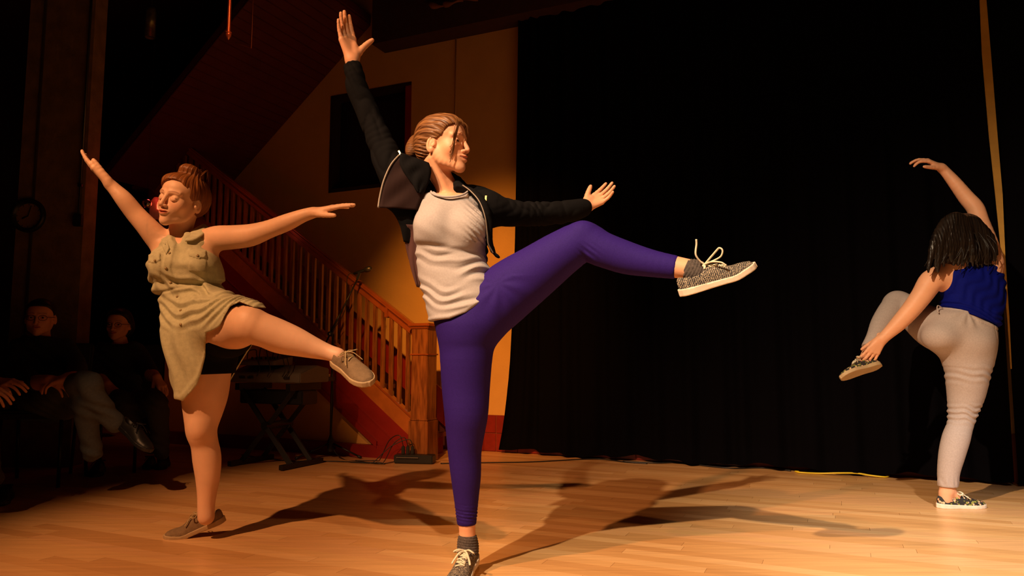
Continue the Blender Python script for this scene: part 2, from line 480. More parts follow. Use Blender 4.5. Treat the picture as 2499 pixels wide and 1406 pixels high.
# ---- shoes, modelled heel at the origin, toe along +y, sole on z = 0
SL = .262
def shoe_w(yy): return np.interp(yy / SL, [-.02, 0, .03, .08, .18, .40, .60, .72, .82, .90, .96, .99, 1.005], [0, .006, .018, .027, .032, .031, .038, .0425, .040, .034, .024, .013, 0])
def shoe_h(yy): return np.interp(yy / SL, [0, .02, .06, .15, .30, .40, .50, .60, .75, .88, .96, 1.0], [.050, .060, .066, .064, .066, .072, .068, .058, .046, .038, .030, .016])
def shoe_c(yy): return np.interp(yy / SL, [0, .3, .7, 1.0], [0, .001, .000, -.006])
_shoe_cache = {}
def shoe_solids():
    if _shoe_cache: return _shoe_cache['s'], _shoe_cache['u']
    big = (np.array((-.06, -.02, -.01)), np.array((.06, SL + .02, .11)))
    def sole(X, Y, Z):
        wv = shoe_w(Y) + .003; q = np.abs(X - shoe_c(Y)) - wv
        e = np.maximum(-(Y - (-.004)), Y - (SL + .004))
        thick = np.interp(Y / SL, [0, .3, .6, 1], [.026, .022, .019, .021])
        d = np.maximum(np.maximum(q * .8, e * .8), np.maximum(-Z, Z - thick))
        return d
    S = Field(); S.add((sole, *big), 0)
    vs = S.mesh(.0028, (-.06, -.02, -.012), (.06, SL + .02, .05))
    def upper(X, Y, Z):
        wv = np.maximum(shoe_w(Y) - .001, .0015); hv = shoe_h(Y)
        x = np.abs(X - shoe_c(Y)) / wv; z = np.maximum(Z - .012, 0) / np.maximum(hv - .012, .004)
        q = (x ** 2.3 + z ** 2.3) ** (1 / 2.3) - 1
        return np.maximum(np.maximum(np.maximum(q * np.minimum(wv, hv) * .8, .012 - Z), .001 - Y), Y - SL + .001)
    U = Field(); U.add((upper, *big), 0)
    U.cut(sd_ell((0, .062, .100), (.029, .062, .044)), .006)
    U.cut(sd_ell((0, .060, .075), (.023, .048, .040)), .004)
    vu = U.mesh(.0026, (-.06, -.02, -.002), (.06, SL + .02, .10))
    _shoe_cache['s'] = vs; _shoe_cache['u'] = vu
    return vs, vu
def shoe_top(y, x=0.0):
    wv = float(shoe_w(y)); hv = float(shoe_h(y)); xx = min(abs(x) / wv, .98)
    return .012 + (hv - .012) * (1 - xx ** 2.3) ** (1 / 2.3)
def make_shoe(fr, upper_mat, sole_mat, lace_mat, parent, side=1, toe_bend=0, label=None, bow=1.0, laces=5, bow_pts=None, lace_r=.0028):
    def warp(A):
        A = np.array(A, float).copy(); A[:, 0] *= side
        if toe_bend:
            yb = .70 * SL; a = math.radians(toe_bend); m = A[:, 1] > yb - .03
            tt = np.clip((A[:, 1] - (yb - .03)) / .06, 0, 1) * a
            dy = A[:, 1] - yb; z = A[:, 2]
            ny = yb + dy * np.cos(tt) - z * np.sin(tt); nz = dy * np.sin(tt) + z * np.cos(tt)
            A[:, 1] = np.where(m, ny, A[:, 1]); A[:, 2] = np.where(m, nz, z)
        return fr.wa(A)
    (sv, sq), (uv, uq) = shoe_solids()
    fl = (lambda q: q[:, ::-1]) if side < 0 else (lambda q: q)
    up = np_mesh_obj('shoe', warp(uv), fl(uq), upper_mat, parent, uvw=uv)
    np_mesh_obj('sole', warp(sv), fl(sq), sole_mat, up, uvw=sv)
    if label: up['label'] = label
    mb = MB()
    ys = [SL * (.40 + .060 * i) for i in range(laces)]
    for i, y in enumerate(ys):
        hw = .017 + .001 * i * 0
        row = []
        for j in range(7):
            x = -hw + 2 * hw * j / 6
            row.append((x, y + (.007 if i % 2 else -.007) * (j / 6 - .5) * 2, shoe_top(y, x) + .0015))
        mb.tube(warp(row), lace_r, 6, flat=.6)
        if i < laces - 1:
            y2 = ys[i + 1]
            row = [(-hw + 2 * hw * j / 6, y + (y2 - y) * j / 6, shoe_top(y + (y2 - y) * j / 6, -hw + 2 * hw * j / 6) + .002) for j in range(7)]
            mb.tube(warp(row), lace_r * .9, 6, flat=.6)
    y0 = ys[0] - .004; z0 = shoe_top(y0) + .004
    if bow_pts is None:
        bow_pts = []
        for s in (-1, 1):
            bow_pts.append([(0, y0, z0), (s * .018, y0 + .012, z0 + .012 * bow), (s * .036, y0 + .018, z0 + .006), (s * .034, y0 + .004, z0 - .002), (s * .014, y0 - .002, z0 + .003), (0, y0, z0)])
            bow_pts.append([(0, y0, z0), (s * .014, y0 + .022, z0 + .004), (s * .028, y0 + .042, z0 - .012), (s * .034, y0 + .055, z0 - .022)])
    for b in bow_pts: mb.tube(warp(spline(b, 5)), lace_r, 6, flat=.7)
    mb.lathe([(0, -.005), (.005, -.004), (.006, 0), (.005, .004), (0, .005)], warp([(0, y0, z0)])[0], fr.R[:, 0], 10)
    mb.build('lace', lace_mat, up, smooth=True)
    return up
def np_mesh_obj(name, v, q, m, parent, uvw=None):
    o = np_mesh(name, v, q, m, parent)
    if uvw is not None and len(o.data.vertices) == len(uvw):
        a = o.data.attributes.new('rest', 'FLOAT_VECTOR', 'POINT'); a.data.foreach_set('vector', uvw.astype(F32).ravel())
    return o

def folds(amp, fn):                   # ridge profile from a phase field
    return lambda X, Y, Z: -amp(X, Y, Z) * fn(X, Y, Z)
def ridge(ph):                        # soft asymmetric cloth ridges, 0..1
    s = 0.5 + 0.5 * np.sin(ph); return s * s
def nz(X, Y, Z, f=10.0, s=0.0):       # cheap smooth noise, about -1..1
    return (np.sin(X * f * 1.1 + 1.7 * np.sin(Z * f * .7 + s) + s) + np.sin(Z * f * .9 + 1.3 * np.sin(Y * f + s * 2) + s * 3) + np.sin(Y * f * 1.3 + 1.1 * np.sin(X * f * .8 + s))) / 3

class Loft:
    """upright body of stacked ovals; rows: (z, xc, yc, half width, half depth)"""
    def __init__(s, rows, n=6, ex=2.2):
        a = spline(sorted([tuple(map(float, r)) for r in rows]), n); s.a = a[np.argsort(a[:, 0])]; s.ex = ex
    def prim(s):
        a = s.a; ex = s.ex
        def f(X, Y, Z):
            z = np.clip(Z, a[0, 0], a[-1, 0])
            g = lambda i: np.interp(z, a[:, 0], a[:, i]).astype(F32)
            cx, cy, w_, d_ = g(1), g(2), np.maximum(g(3), .004), np.maximum(g(4), .004)
            x = np.abs(X - cx) / w_; y = np.abs(Y - cy) / d_
            q = (x ** ex + y ** ex) ** (1 / ex)
            d = (q - 1) * np.minimum(w_, d_) * (.6 + .4 * np.minimum(1, q))
            e = np.maximum(a[0, 0] - Z, Z - a[-1, 0])
            return np.maximum(d, e)
        lo = np.array([(a[:, 1] - a[:, 3]).min(), (a[:, 2] - a[:, 4]).min(), a[0, 0]])
        hi = np.array([(a[:, 1] + a[:, 3]).max(), (a[:, 2] + a[:, 4]).max(), a[-1, 0]])
        return f, lo, hi
def rows_px(rows, Y):                 # rows: (py, left px, right px, half depth m[, dY])
    out = []
    for r in rows:
        yc = Y + (r[4] if len(r) > 4 else 0)
        a = P(r[1], r[0], yc); b = P(r[2], r[0], yc)
        out.append((a.z, (a.x + b.x) / 2, yc, (b.x - a.x) / 2, r[3]))
    return out
def cpx(rows):                        # rows: (px, py, Y, width px) -> (x, y, z, r)
    out = []
    for px, py, Y, wd in rows:
        p = P(px, py, Y); out.append((p.x, p.y, p.z, wd / 2 * Y / FPX))
    return out
def inflate(rows, d): return [(x, y, z, r + d) for x, y, z, r in rows]

def eyes(fr, parent, iris=(0.12, 0.07, 0.04), look=(0, 0)):
    for s in (-1, 1):
        mb = MB(); ax = fr.R @ V3((math.sin(math.radians(look[0])), math.cos(math.radians(look[0])), math.sin(math.radians(look[1]))))
        c = fr.w(s * .031, .0695, -.002); r = .0132 * fr.sc
        prof = [(r * math.sin(math.pi * i / 16), -r * math.cos(math.pi * i / 16)) for i in range(17)]
        mb.lathe(prof, c, ax, 20)
        o = mb.build('eye', MAT['eye_white'], parent, smooth=True)
        o.data.materials.append(MAT['iris']); o.data.materials.append(MAT['pupil'])
        axv = Vector(ax).normalized()
        for p in o.data.polygons:
            d = (Vector(p.center) - Vector(c)).normalized().dot(axv)
            p.material_index = 2 if d > .965 else (1 if d > .86 else 0)

MAT = {}
MAT['skin_fair'] = mat('skin_fair', rgb(226, 165, 128), .52, tint=True, noise=.10, nscale=9, sss=.12, bump=.05, bscale=180, spec=.35)
MAT['skin_warm'] = mat('skin_warm', rgb(228, 182, 150), .50, tint=True, noise=.12, nscale=9, sss=.12, bump=.05, bscale=180, spec=.35)
MAT['eye_white'] = mat('eye_white', (.75, .70, .66, 1), .2)
MAT['iris'] = mat('iris', (.09, .05, .03, 1), .15)
MAT['pupil'] = mat('pupil', (.008, .006, .006, 1), .1)
MAT['teeth'] = mat('teeth', (.80, .74, .64, 1), .25)
def hair_mat(name, c1, c2, rough=.42):
    m = mat(name, c1, rough, spec=.3); N = m.node_tree.nodes; L = m.node_tree.links; b = N['Principled BSDF']
    a = N.new('ShaderNodeAttribute'); a.attribute_name = 'rest'
    n = N.new('ShaderNodeTexNoise'); n.inputs['Scale'].default_value = 1; n.inputs['Detail'].default_value = 3; L.new(a.outputs['Vector'], n.inputs['Vector'])
    r = N.new('ShaderNodeValToRGB'); L.new(n.outputs['Fac'], r.inputs[0])
    r.color_ramp.elements[0].position = .36; r.color_ramp.elements[0].color = c2; r.color_ramp.elements[1].position = .64; r.color_ramp.elements[1].color = c1
    L.new(r.outputs[0], b.inputs['Base Color'])
    bp = N.new('ShaderNodeBump'); bp.inputs['Strength'].default_value = .5; bp.inputs['Distance'].default_value = .003
    L.new(n.outputs['Fac'], bp.inputs['Height']); L.new(bp.outputs[0], b.inputs['Normal'])
    return m
def hair_angle(fr, q, bun=(0, .03, .2)):
    return np.arctan2(q[:, 0], q[:, 2] + bun[1] + bun[2] * q[:, 1])
def hair_obj(name, v, q, fr, m, parent, fa=38, fl=9, flow=None):
    l = fr.loc(v); rest = np.stack([hair_angle(fr, l) * fa, l[:, 1] * fl, l[:, 2] * 2], 1) if flow is None else flow(l)
    return np_mesh_obj(name, v, q, m, parent, uvw=rest)
MAT['hair_brown'] = hair_mat('hair_brown', rgb(146, 98, 56), rgb(72, 40, 22))
MAT['hair_blond'] = hair_mat('hair_blond', rgb(150, 92, 46), rgb(84, 46, 24))
MAT['hair_dark'] = hair_mat('hair_dark', rgb(38, 28, 21), rgb(15, 10, 8), .36)
MAT['black_cloth'] = mat('black_cloth', (.0105, .0105, .012, 1), .85, bump=.3, bscale=120, spec=.25)
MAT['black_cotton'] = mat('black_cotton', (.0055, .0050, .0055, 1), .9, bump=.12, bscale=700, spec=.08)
MAT['lining'] = mat('lining', (.022, .010, .009, 1), .8, spec=.1, bump=.1, bscale=700)
MAT['grey_tee'] = mat('grey_tee', rgb(168, 160, 160), .85, noise=.10, nscale=160, bump=.12, bscale=500)
MAT['purple_knit'] = mat('purple_knit', rgb(44, 24, 105), .75, noise=.16, nscale=220, bump=.12, bscale=500, spec=.12)
MAT['olive_cotton'] = mat('olive_cotton', rgb(188, 184, 150), .85, noise=.14, nscale=60, bump=.2, bscale=350)
MAT['blue_cotton'] = mat('blue_cotton', rgb(5, 14, 108), .8, spec=.1, noise=.15, nscale=120, bump=.15, bscale=300)
MAT['grey_denim'] = mat('grey_denim', rgb(174, 158, 152), .85, noise=.12, nscale=150, bump=.2, bscale=420)
MAT['white_rubber'] = mat('white_rubber', rgb(226, 208, 188), .55, noise=.08, nscale=40)
MAT['white_lace'] = mat('white_lace', rgb(214, 204, 178), .8, bump=.08, bscale=900)
MAT['taupe_suede'] = mat('taupe_suede', rgb(128, 104, 76), .9, noise=.2, nscale=60, bump=.3, bscale=300)
MAT['taupe_sole'] = mat('taupe_sole', rgb(176, 150, 112), .7, noise=.1)
MAT['taupe_lace'] = mat('taupe_lace', rgb(170, 146, 104), .8)
MAT['grey_sock'] = mat('grey_sock', rgb(84, 72, 66), .9, noise=.5, nscale=160, bump=.15, bscale=500)
MAT['gold'] = mat('gold', (.85, .60, .22, 1), .3, 1.0)
MAT['zip_grey'] = mat('zip_grey', rgb(120, 108, 96), .5, .3)
MAT['button'] = mat('button', rgb(150, 128, 88), .35)
MAT['seam'] = mat('seam', rgb(118, 104, 66), .9)
def rest_mat(name, kind):
    m = mat(name, (.02, .02, .02, 1), .8, bump=.3, bscale=300); nt = m.node_tree; N = nt.nodes; L = nt.links
    a = N.new('ShaderNodeAttribute'); a.attribute_name = 'rest'
    r = N.new('ShaderNodeValToRGB'); r.color_ramp.interpolation = 'LINEAR'
    if kind == 'stripe':
        mp = N.new('ShaderNodeMapping'); mp.inputs['Rotation'].default_value = (math.radians(38), 0, 0); L.new(a.outputs['Vector'], mp.inputs[0])
        t = N.new('ShaderNodeTexWave'); t.bands_direction = 'Y'; t.inputs['Scale'].default_value = 56; t.inputs['Distortion'].default_value = 5; t.inputs['Detail'].default_value = 1; t.inputs['Detail Scale'].default_value = 5
        L.new(mp.outputs[0], t.inputs['Vector']); L.new(t.outputs['Fac'], r.inputs[0])
        r.color_ramp.elements[0].position = .55; r.color_ramp.elements[0].color = (.012, .010, .014, 1)
        r.color_ramp.elements[1].position = 1.0; r.color_ramp.elements[1].color = rgb(186, 166, 140)
    else:
        t = N.new('ShaderNodeTexVoronoi'); t.inputs['Scale'].default_value = 78; t.inputs['Randomness'].default_value = 1
        L.new(a.outputs['Vector'], t.inputs['Vector'])
        L.new(t.outputs['Distance'], r.inputs[0])
        r.color_ramp.elements[0].position = .38; r.color_ramp.elements[0].color = (1, 1, 1, 1)
        r.color_ramp.elements[1].position = .58; r.color_ramp.elements[1].color = (0, 0, 0, 1)
        sep = N.new('ShaderNodeSeparateColor'); L.new(t.outputs['Color'], sep.inputs[0])
        r2 = N.new('ShaderNodeValToRGB'); r2.color_ramp.interpolation = 'CONSTANT'; L.new(sep.outputs[0], r2.inputs[0])
        e = r2.color_ramp.elements; e[0].color = (.015, .013, .012, 1); e[0].position = 0
        e[1].color = rgb(212, 150, 110); e[1].position = .35
        e.new(.58).color = rgb(140, 140, 60); e.new(.78).color = rgb(214, 178, 140)
        mx = N.new('ShaderNodeMix'); mx.data_type = 'RGBA'; L.new(r.outputs[0], mx.inputs[0]); mx.inputs[6].default_value = (.015, .013, .012, 1); L.new(r2.outputs[0], mx.inputs[7])
        L.new(mx.outputs[2], N['Principled BSDF'].inputs['Base Color']); return m
    L.new(r.outputs[0], N['Principled BSDF'].inputs['Base Color'])
    return m
MAT['stripe_canvas'] = rest_mat('stripe_canvas', 'stripe')
MAT['floral_canvas'] = rest_mat('floral_canvas', 'floral')
def teeth(fr, parent, smile):
    mb = MB(); n = 10; cw = .017 + .003 * smile
    for i in range(n):
        x = -cw + 2 * cw * (i + .5) / n
        mb.box(fr.w(x, .0895 - (abs(x) / cw) ** 2 * .006, -.0605 + (abs(x) / cw) ** 2 * .002), (cw * 2 / n * .92 * fr.sc, .004 * fr.sc, .0078 * fr.sc), Matrix(fr.R.tolist()))
    mb.build('teeth', MAT['teeth'], parent)

def proj(X, Y, Z):                    # where a point of the room shows in the frame (used to trim hems)
    zc = Y * math.cos(TH) + (Z - CAMZ) * math.sin(TH); yc = -Y * math.sin(TH) + (Z - CAMZ) * math.cos(TH)
    return 1249.5 + FPX * X / zc, 703.0 - FPX * yc / zc
def hemfn(pts, slope=.7):
    xs = np.array([p[0] for p in pts], float); ys = np.array([p[1] for p in pts], float)
    def f(X, Y, Z):
        px, py = proj(X, Y, Z); return ((py - np.interp(px, xs, ys)) * slope * Y / FPX).astype(F32)
    return f

from mathutils.bvhtree import BVHTree
_bvh = {}
def on_surface(objs, px, py, lift=.002):
    o = Vector((0, 0, CAMZ)); d = (P(px, py, 3.0) - o).normalized(); best = None
    for ob in objs:
        me = ob.data; t = _bvh.setdefault(ob.name, None) or _bvh.__setitem__(ob.name, BVHTree.FromPolygons([v.co for v in me.vertices], [p.vertices for p in me.polygons])) or _bvh[ob.name]
        h = t.ray_cast(o, d)
        if h[0] is not None and (best is None or h[3] < best[3]): best = h
    return (best[0] - d * lift, best[1]) if best else (None, None)
# ---------------------------------------------------------------- centre dancer
def sheet(name, A, B, mat_, parent, nu=10, wav=0.0, freq=5.0, thick=.006, out=(0, -1, 0), ph=0.0, sag=0.0):
    """cloth between two curves (same count), solid with thickness"""
    A = spline([tuple(p) for p in A], 5); B = spline([tuple(p) for p in B], 5); n = len(A); o = V3(out)
    g = np.zeros((n, nu + 1, 3))
    for i in range(n):
        for j in range(nu + 1):
            t = j / nu
            g[i, j] = A[i] * (1 - t) + B[i] * t + o * (wav * math.sin(freq * (t * 2 + i / n * 3) + ph) * math.sin(math.pi * min(1, t * 1.3)) + sag * math.sin(math.pi * t))
    du = np.gradient(g, axis=0); dv = np.gradient(g, axis=1); nn = np.cross(du, dv); nn /= np.maximum(np.linalg.norm(nn, axis=2, keepdims=True), 1e-9)
    m = n * (nu + 1); v = np.concatenate([(g + nn * thick / 2).reshape(-1, 3), (g - nn * thick / 2).reshape(-1, 3)])
    q = []
    I = lambda i, j, s=0: i * (nu + 1) + j + s * m
    for i in range(n - 1):
        for j in range(nu):
            q.append((I(i, j), I(i, j + 1), I(i + 1, j + 1), I(i + 1, j))); q.append((I(i, j, 1), I(i + 1, j, 1), I(i + 1, j + 1, 1), I(i, j + 1, 1)))
    for i in range(n - 1):
        q.append((I(i, 0), I(i + 1, 0), I(i + 1, 0, 1), I(i, 0, 1))); q.append((I(i, nu), I(i, nu, 1), I(i + 1, nu, 1), I(i + 1, nu)))
    for j in range(nu):
        q.append((I(0, j), I(0, j, 1), I(0, j + 1, 1), I(0, j + 1))); q.append((I(n - 1, j), I(n - 1, j + 1), I(n - 1, j + 1, 1), I(n - 1, j, 1)))
    return np_mesh(name, v, np.array(q), mat_, parent)

def dir2(a, b): return V3(b) - V3(a)
def body_mesh(name, F, boxes, h, mat_, parent, tintf=None, base_drop=.006):
    parts = []; v, q = F.mesh(h)
    for lo, hi, hh in boxes: v, q = drop_box(v, q, np.array(lo) + base_drop, np.array(hi) - base_drop)
    parts.append((v, q))
    for lo, hi, hh in boxes: parts.append(F.mesh(hh, lo, hi))
    v, q = join_parts(parts)
    return np_mesh(name, v, q, mat_, parent, colors=tintf(v) if tintf else np.ones((len(v), 3)))
def hbox(c, r, h): c = V3(c); return (c - r, c + r, h)

def head_strands(name, fr, F, m, parent, h=.0026):
    v, q = F.mesh(h); return np_mesh(name, v, q, m, parent)

def dancer_centre():
    D = 2.70
    root = thing('person', 'woman in grey tee, open black jacket and purple leggings kicking one leg high', 'person', (-.18, 2.70, 0))
    fr = Frame(P(1083, 354, D - .03), (math.sin(math.radians(64)), -math.cos(math.radians(64)), .0), (-.10, .0, 1), 1.0)
    F = Field()
    add_head(F, fr, smile=1.0, lids=.15, wide=.97)
    nb = P(1100, 478, D + .015)
    F.chain([tuple(fr.w(0, -.040, -.035)) + (.048,), tuple(fr.w(0, -.036, -.080)) + (.042,), tuple(P(1090, 458, D + .01)) + (.041,), tuple(P(1097, 488, D + .02)) + (.054,)], k=.014)
    # neck cords and collar bones
    F.caps(fr.w(.048, -.024, -.060), P(1094, 478, D - .024), .007, .008, k=.024)
    F.caps(P(1104, 478, D - .045), P(1150, 482, D - .035), .009, .008, k=.014)
    F.caps(P(1092, 479, D - .045), P(1045, 478, D - .02), .009, .008, k=.014)
    F.add(Loft(rows_px([(485, 1050, 1150, .050), (500, 1026, 1168, .075), (560, 1024, 1174, .100), (640, 1032, 1170, .085), (700, 1042, 1180, .085), (770, 1066, 1196, .09)], D)).prim(), .03)
    # arms under the sleeves, hands
    wl = P(860, 146, D); F.chain(cpx([(1010, 490, D+.03, 60), (955, 405, D, 44), (915, 312, D + .02, 36), (880, 225, D + .01, 34), (862, 165, D, 32), (860, 146, D, 33)]), k=.02)
    wr = P(1430, 505, D + .26); F.chain(cpx([(1180, 500, D + .02, 66), (1250, 518, D + .08, 50), (1310, 521, D + .14, 46), (1380, 514, D + .21, 40), (1430, 505, D + .26, 31)]), k=.02)
    add_hand(F, wl, (-.27, -.05, .96), (-.66, .70, -.15), (.72, .66, .2), L=.183, curls=(4, 6, 8, 10), splay=(1, 0, -2, -5), thumb=(.72, .80, -.25), tcurl=-8)
    add_hand(F, wr, (.74, .42, .52), (.10, .90, -.42), (-.45, .1, .9), L=.165, curls=(6, 14, 18, 24), splay=(7, 1, -4, -9), thumb=(.80, .55, -.15), tcurl=8)
    # legs
    F.chain(cpx([(1142, 780, D, 110), (1137, 940, D + .01, 88), (1136, 1050, D + .02, 68), (1137, 1160, D + .04, 50), (1139, 1281, D + .055, 34)]), k=.02)
    F.chain(cpx([(1180, 762, D, 110), (1312, 660, D - .05, 90), (1424, 592, D - .10, 68), (1528, 629, D - .14, 54), (1640, 651, D - .20, 40)]), k=.02)
    F.chain(cpx([(1140, 1240, 2.75, 44), (1140, 1285, 2.755, 37), (1141, 1315, 2.76, 38)]) + [tuple(P(1143, 1352, 2.75)) + (.028,)], k=.01)
    F.chain(cpx([(1600, 644, D - .17, 60), (1650, 652, D - .20, 52), (1690, 660, D - .22, 48), (1712, 672, D - .23, 46)]), k=.01)
    lo, hi = fr.o - .135, fr.o + .135; lo[2] = fr.o[2] - .20
    body_mesh('body', F, [(lo, hi, .0019), hbox(V3(wl) + (-.025, 0, .09), .125, .0025), hbox(V3(wr) + (.06, .04, .045), .105, .0025)], .0048,
              MAT['skin_fair'], root, lambda v: head_tint(fr, v, 1.0, hair=(.42, .26, .16)))
    eyes(fr, root, look=(6, -4)); teeth(fr, root, 1.0)
    # hair, pulled back
    H = Field()
    H.add(sd_ell(fr.w(0, -.021, .036), (.0815 * .97, .1005, .0855), fr.R), .01)
    H.ell(fr.w(0, -.065, -.012), (.066, .050, .058), fr.R, .03)
    H.ell(fr.w(0, .030, .062), (.060, .050, .042), fr.R, .03)
    H.ell(fr.w(-.008, -.128, .018), (.040, .030, .040), fr.R, .018)
    H.ell(fr.w(.004, -.142, -.004), (.030, .024, .034), fr.R, .015)
    def ridges(X, Y, Z):
        x = X - fr.o[0]; y = Y - fr.o[1]; z = Z - fr.o[2]; R = fr.R
        lx = x * R[0, 0] + y * R[1, 0] + z * R[2, 0]; ly = x * R[0, 1] + y * R[1, 1] + z * R[2, 1]; lz = x * R[0, 2] + y * R[1, 2] + z * R[2, 2]
        an = np.arctan2(lx, lz + .03 + .2 * ly)
        return -.0016 * np.clip((ly + .13) / .04, .35, 1) * (np.sin(an * 30 + 1.6 * np.sin(ly * 50)) + .6 * np.sin(an * 67 + 2 * np.sin(ly * 34 + 2)))
    b = H.bounds(); H.disp(ridges, b[0] - .01, b[1] + .01)
    def line(X, Y, Z):
        x = X - fr.o[0]; y = Y - fr.o[1]; z = Z - fr.o[2]; R = fr.R
        lx = x * R[0, 0] + y * R[1, 0] + z * R[2, 0]; ly = x * R[0, 1] + y * R[1, 1] + z * R[2, 1]; lz = x * R[0, 2] + y * R[1, 2] + z * R[2, 2]
        zl = np.interp(ly, [-.20, -.055, -.030, -.012, .012, .030, .045, .062, .082, .10], [-.09, -.078, -.045, .018, .012, .030, .048, .062, .066, .07])
        zl = zl - .010 * np.clip(np.abs(lx) / .05, 0, 1) + .004 + .004 * np.sin(ly * 160 + lx * 90)
        return (zl - lz) * .8
    H.clip(line, .004)
    v, q = H.mesh(.0024); hair = hair_obj('hair', v, q, fr, MAT['hair_brown'], root)
    mb = MB()
    def strand(pts, r=.0019): mb.tube(fr.wa(spline(pts, 6)), [r] * (len(pts) * 6 - 6) + [r * .5], 5)
    rs = random.Random(4)
    for s in (-1, 1):
        for k in range(7 if s > 0 else 3):
            j = rs.uniform(-.004, .004); a = .012 + .004 * k
            end = (-.058, -.085, -.075, -.050, -.066, -.030, -.045)[k % 7]
            strand([(s * (a * .4 + .004), .062, .094), (s * (a + .012), .085, .072), (s * (a + .024), .088 + j, .045), (s * (a * .8 + .036), .081, .010),
                    (s * (.055 + j), .072, end * .55), (s * (.058 + j * 1.5), .060 + j, end)], .0014)
    for k in range(8):
        a = rs.uniform(-.055, .045); strand([(a * .7, -.09, -.05), (a, -.085 + rs.uniform(-.01, .01), -.085), (a * 1.1, -.075 + rs.uniform(-.015, .01), -.105 - rs.random() * .02)], .0018)
    mb.build('hair_strands', MAT['hair_brown'], root, smooth=True, kind='stuff')
    o = MB(); o.lathe([(0, -.003), (.0045, -.002), (.0055, 0), (.0045, .002), (0, .003)], fr.w(-.078, -.012, -.046), fr.R[:, 0], 12); o.build('earring', mat('earring', (.03, .02, .02, 1), .3, .6), root, smooth=True)

    # grey tee
    T = Field()
    T.add(Loft(rows_px([(472, 1052, 1138, .058), (480, 1030, 1158, .078), (495, 1019, 1171, .095), (520, 1014, 1182, .110), (560, 1011, 1188, .118), (600, 1012, 1184, .112), (640, 1016, 1190, .103), (680, 1022, 1206, .108),
                        (715, 1031, 1220, .115), (750, 1040, 1226, .122), (800, 1052, 1228, .125)], D), ex=2.25).prim(), .02)
    for px in (1052, 1146): T.ell(P(px, 556, D - .082), (.060, .050, .058), None, .045)
    T.cut(sd_ell(P(1100, 470, D - .02), (.060, .10, .038)), .008)
    hem = [P(x, y, D - .05) for x, y in ((980, 786), (1050, 784), (1100, 780), (1140, 765), (1180, 738), (1205, 708), (1224, 655), (1240, 600))]
    hx = np.array([p.x for p in hem]); hz = np.array([p.z for p in hem])
    zc = P(1100, 600, D).z; xl = P(1012, 600, D).x; xr = P(1200, 600, D).x
    def tee_f(X, Y, Z):
        u = (X - xl) / (xr - xl)
        low = np.clip((zc - Z) / .05, 0, 1); hemd = np.clip((Z - np.interp(X, hx, hz)) / .025, 0, 1)
        # folds gather at the right hip and drape down to the left
        sag = .060 * np.sin(np.pi * np.clip(u, 0, 1)) * np.clip((zc - Z) / .16, .1, 1) + .055 * (u ** 2) * np.clip((zc - Z) / .2, 0, 1)
        c = Z + sag - .02 * u
        ph = c * 195 + 1.5 * np.sin(X * 26 + 2) + 1.1 * np.sin(X * 11 + Z * 18) + .8 * np.sin(X * 47 - Z * 30)
        am = (.0035 + .0035 * np.clip(u, 0, 1)) * low * (.35 + .65 * hemd) * (.55 + .45 * np.sin(X * 15 + Z * 42 + .5))
        r = np.sin(ph); fold = am * (np.abs(r) ** 1.4 * np.sign(r))
        up = (1 - low) * .0013 * np.sin(X * 70 + Z * 46 + 1.5 * np.sin(Z * 40))
        pull = .004 * np.exp(-(((X - P(1165, 500, D).x) / .03) ** 2)) * np.sin((Z * .8 + X * .7) * 330) * (Z > zc)
        under = .006 * np.exp(-((Z + .15 * (X - xl) - zc + .005) / .010) ** 2) * (Y < D)
        return -fold + up + pull + under
    b = T.bounds(); T.disp(tee_f, b[0] - .02, b[1] + .02)
    T.disp(lambda X, Y, Z: -.0028 * np.exp(-((Z - np.interp(X, hx, hz) - .008) / .006) ** 2), b[0] - .02, b[1] + .02)
    T.clip(lambda X, Y, Z: (np.interp(X, hx, hz) - Z + 0 * Y).astype(F32), .004)
    v, q = T.mesh(.0034); tee = np_mesh('tee_shirt', v, q, MAT['grey_tee'], root)
    mb = MB(); ring = []
    for i in range(15):
        a = math.pi * (1.02 + .96 * i / 14); p = P(1100 + 44 * math.cos(a) * -1, 474 - 22 * math.sin(a) * 1.0, D)
        ring.append((p.x, D - .055 - .052 * math.sin(math.pi * i / 14) ** .7, p.z - .0))
    mb.tube(ring, .0042, 8); mb.build('neckband', MAT['grey_tee'], tee, smooth=True)

    # purple leggings
    Lg = Field()
    Lg.add(Loft(rows_px([(735, 1060, 1200, .085), (770, 1056, 1208, .108), (800, 1064, 1212, .116), (835, 1076, 1200, .10), (870, 1092, 1180, .05)], D), ex=2.1).prim(), .02)
    Lg.chain(cpx([(1142, 800, D, 140), (1138, 870, D, 126), (1137, 940, D + .01, 116), (1138, 1005, D + .01, 105), (1136, 1050, D + .02, 93), (1134, 1100, D + .03, 80), (1137, 1160, D + .04, 71), (1138, 1215, D + .05, 58), (1139, 1281, D + .055, 44)]), k=.03)
    Lg.chain(cpx([(1180, 762, D, 150), (1245, 708, D - .02, 146), (1312, 660, D - .05, 128), (1374, 616, D - .08, 110), (1424, 590, D - .10, 96), (1468, 608, D - .12, 86), (1528, 629, D - .14, 80), (1590, 643, D - .17, 66), (1652, 653, D - .20, 56)]), k=.045)
    kn = P(1422, 562, D - .13); Lg.ell(kn, (.034, .03, .028), None, .03)
    p0 = V3(P(1215, 700, D)); 
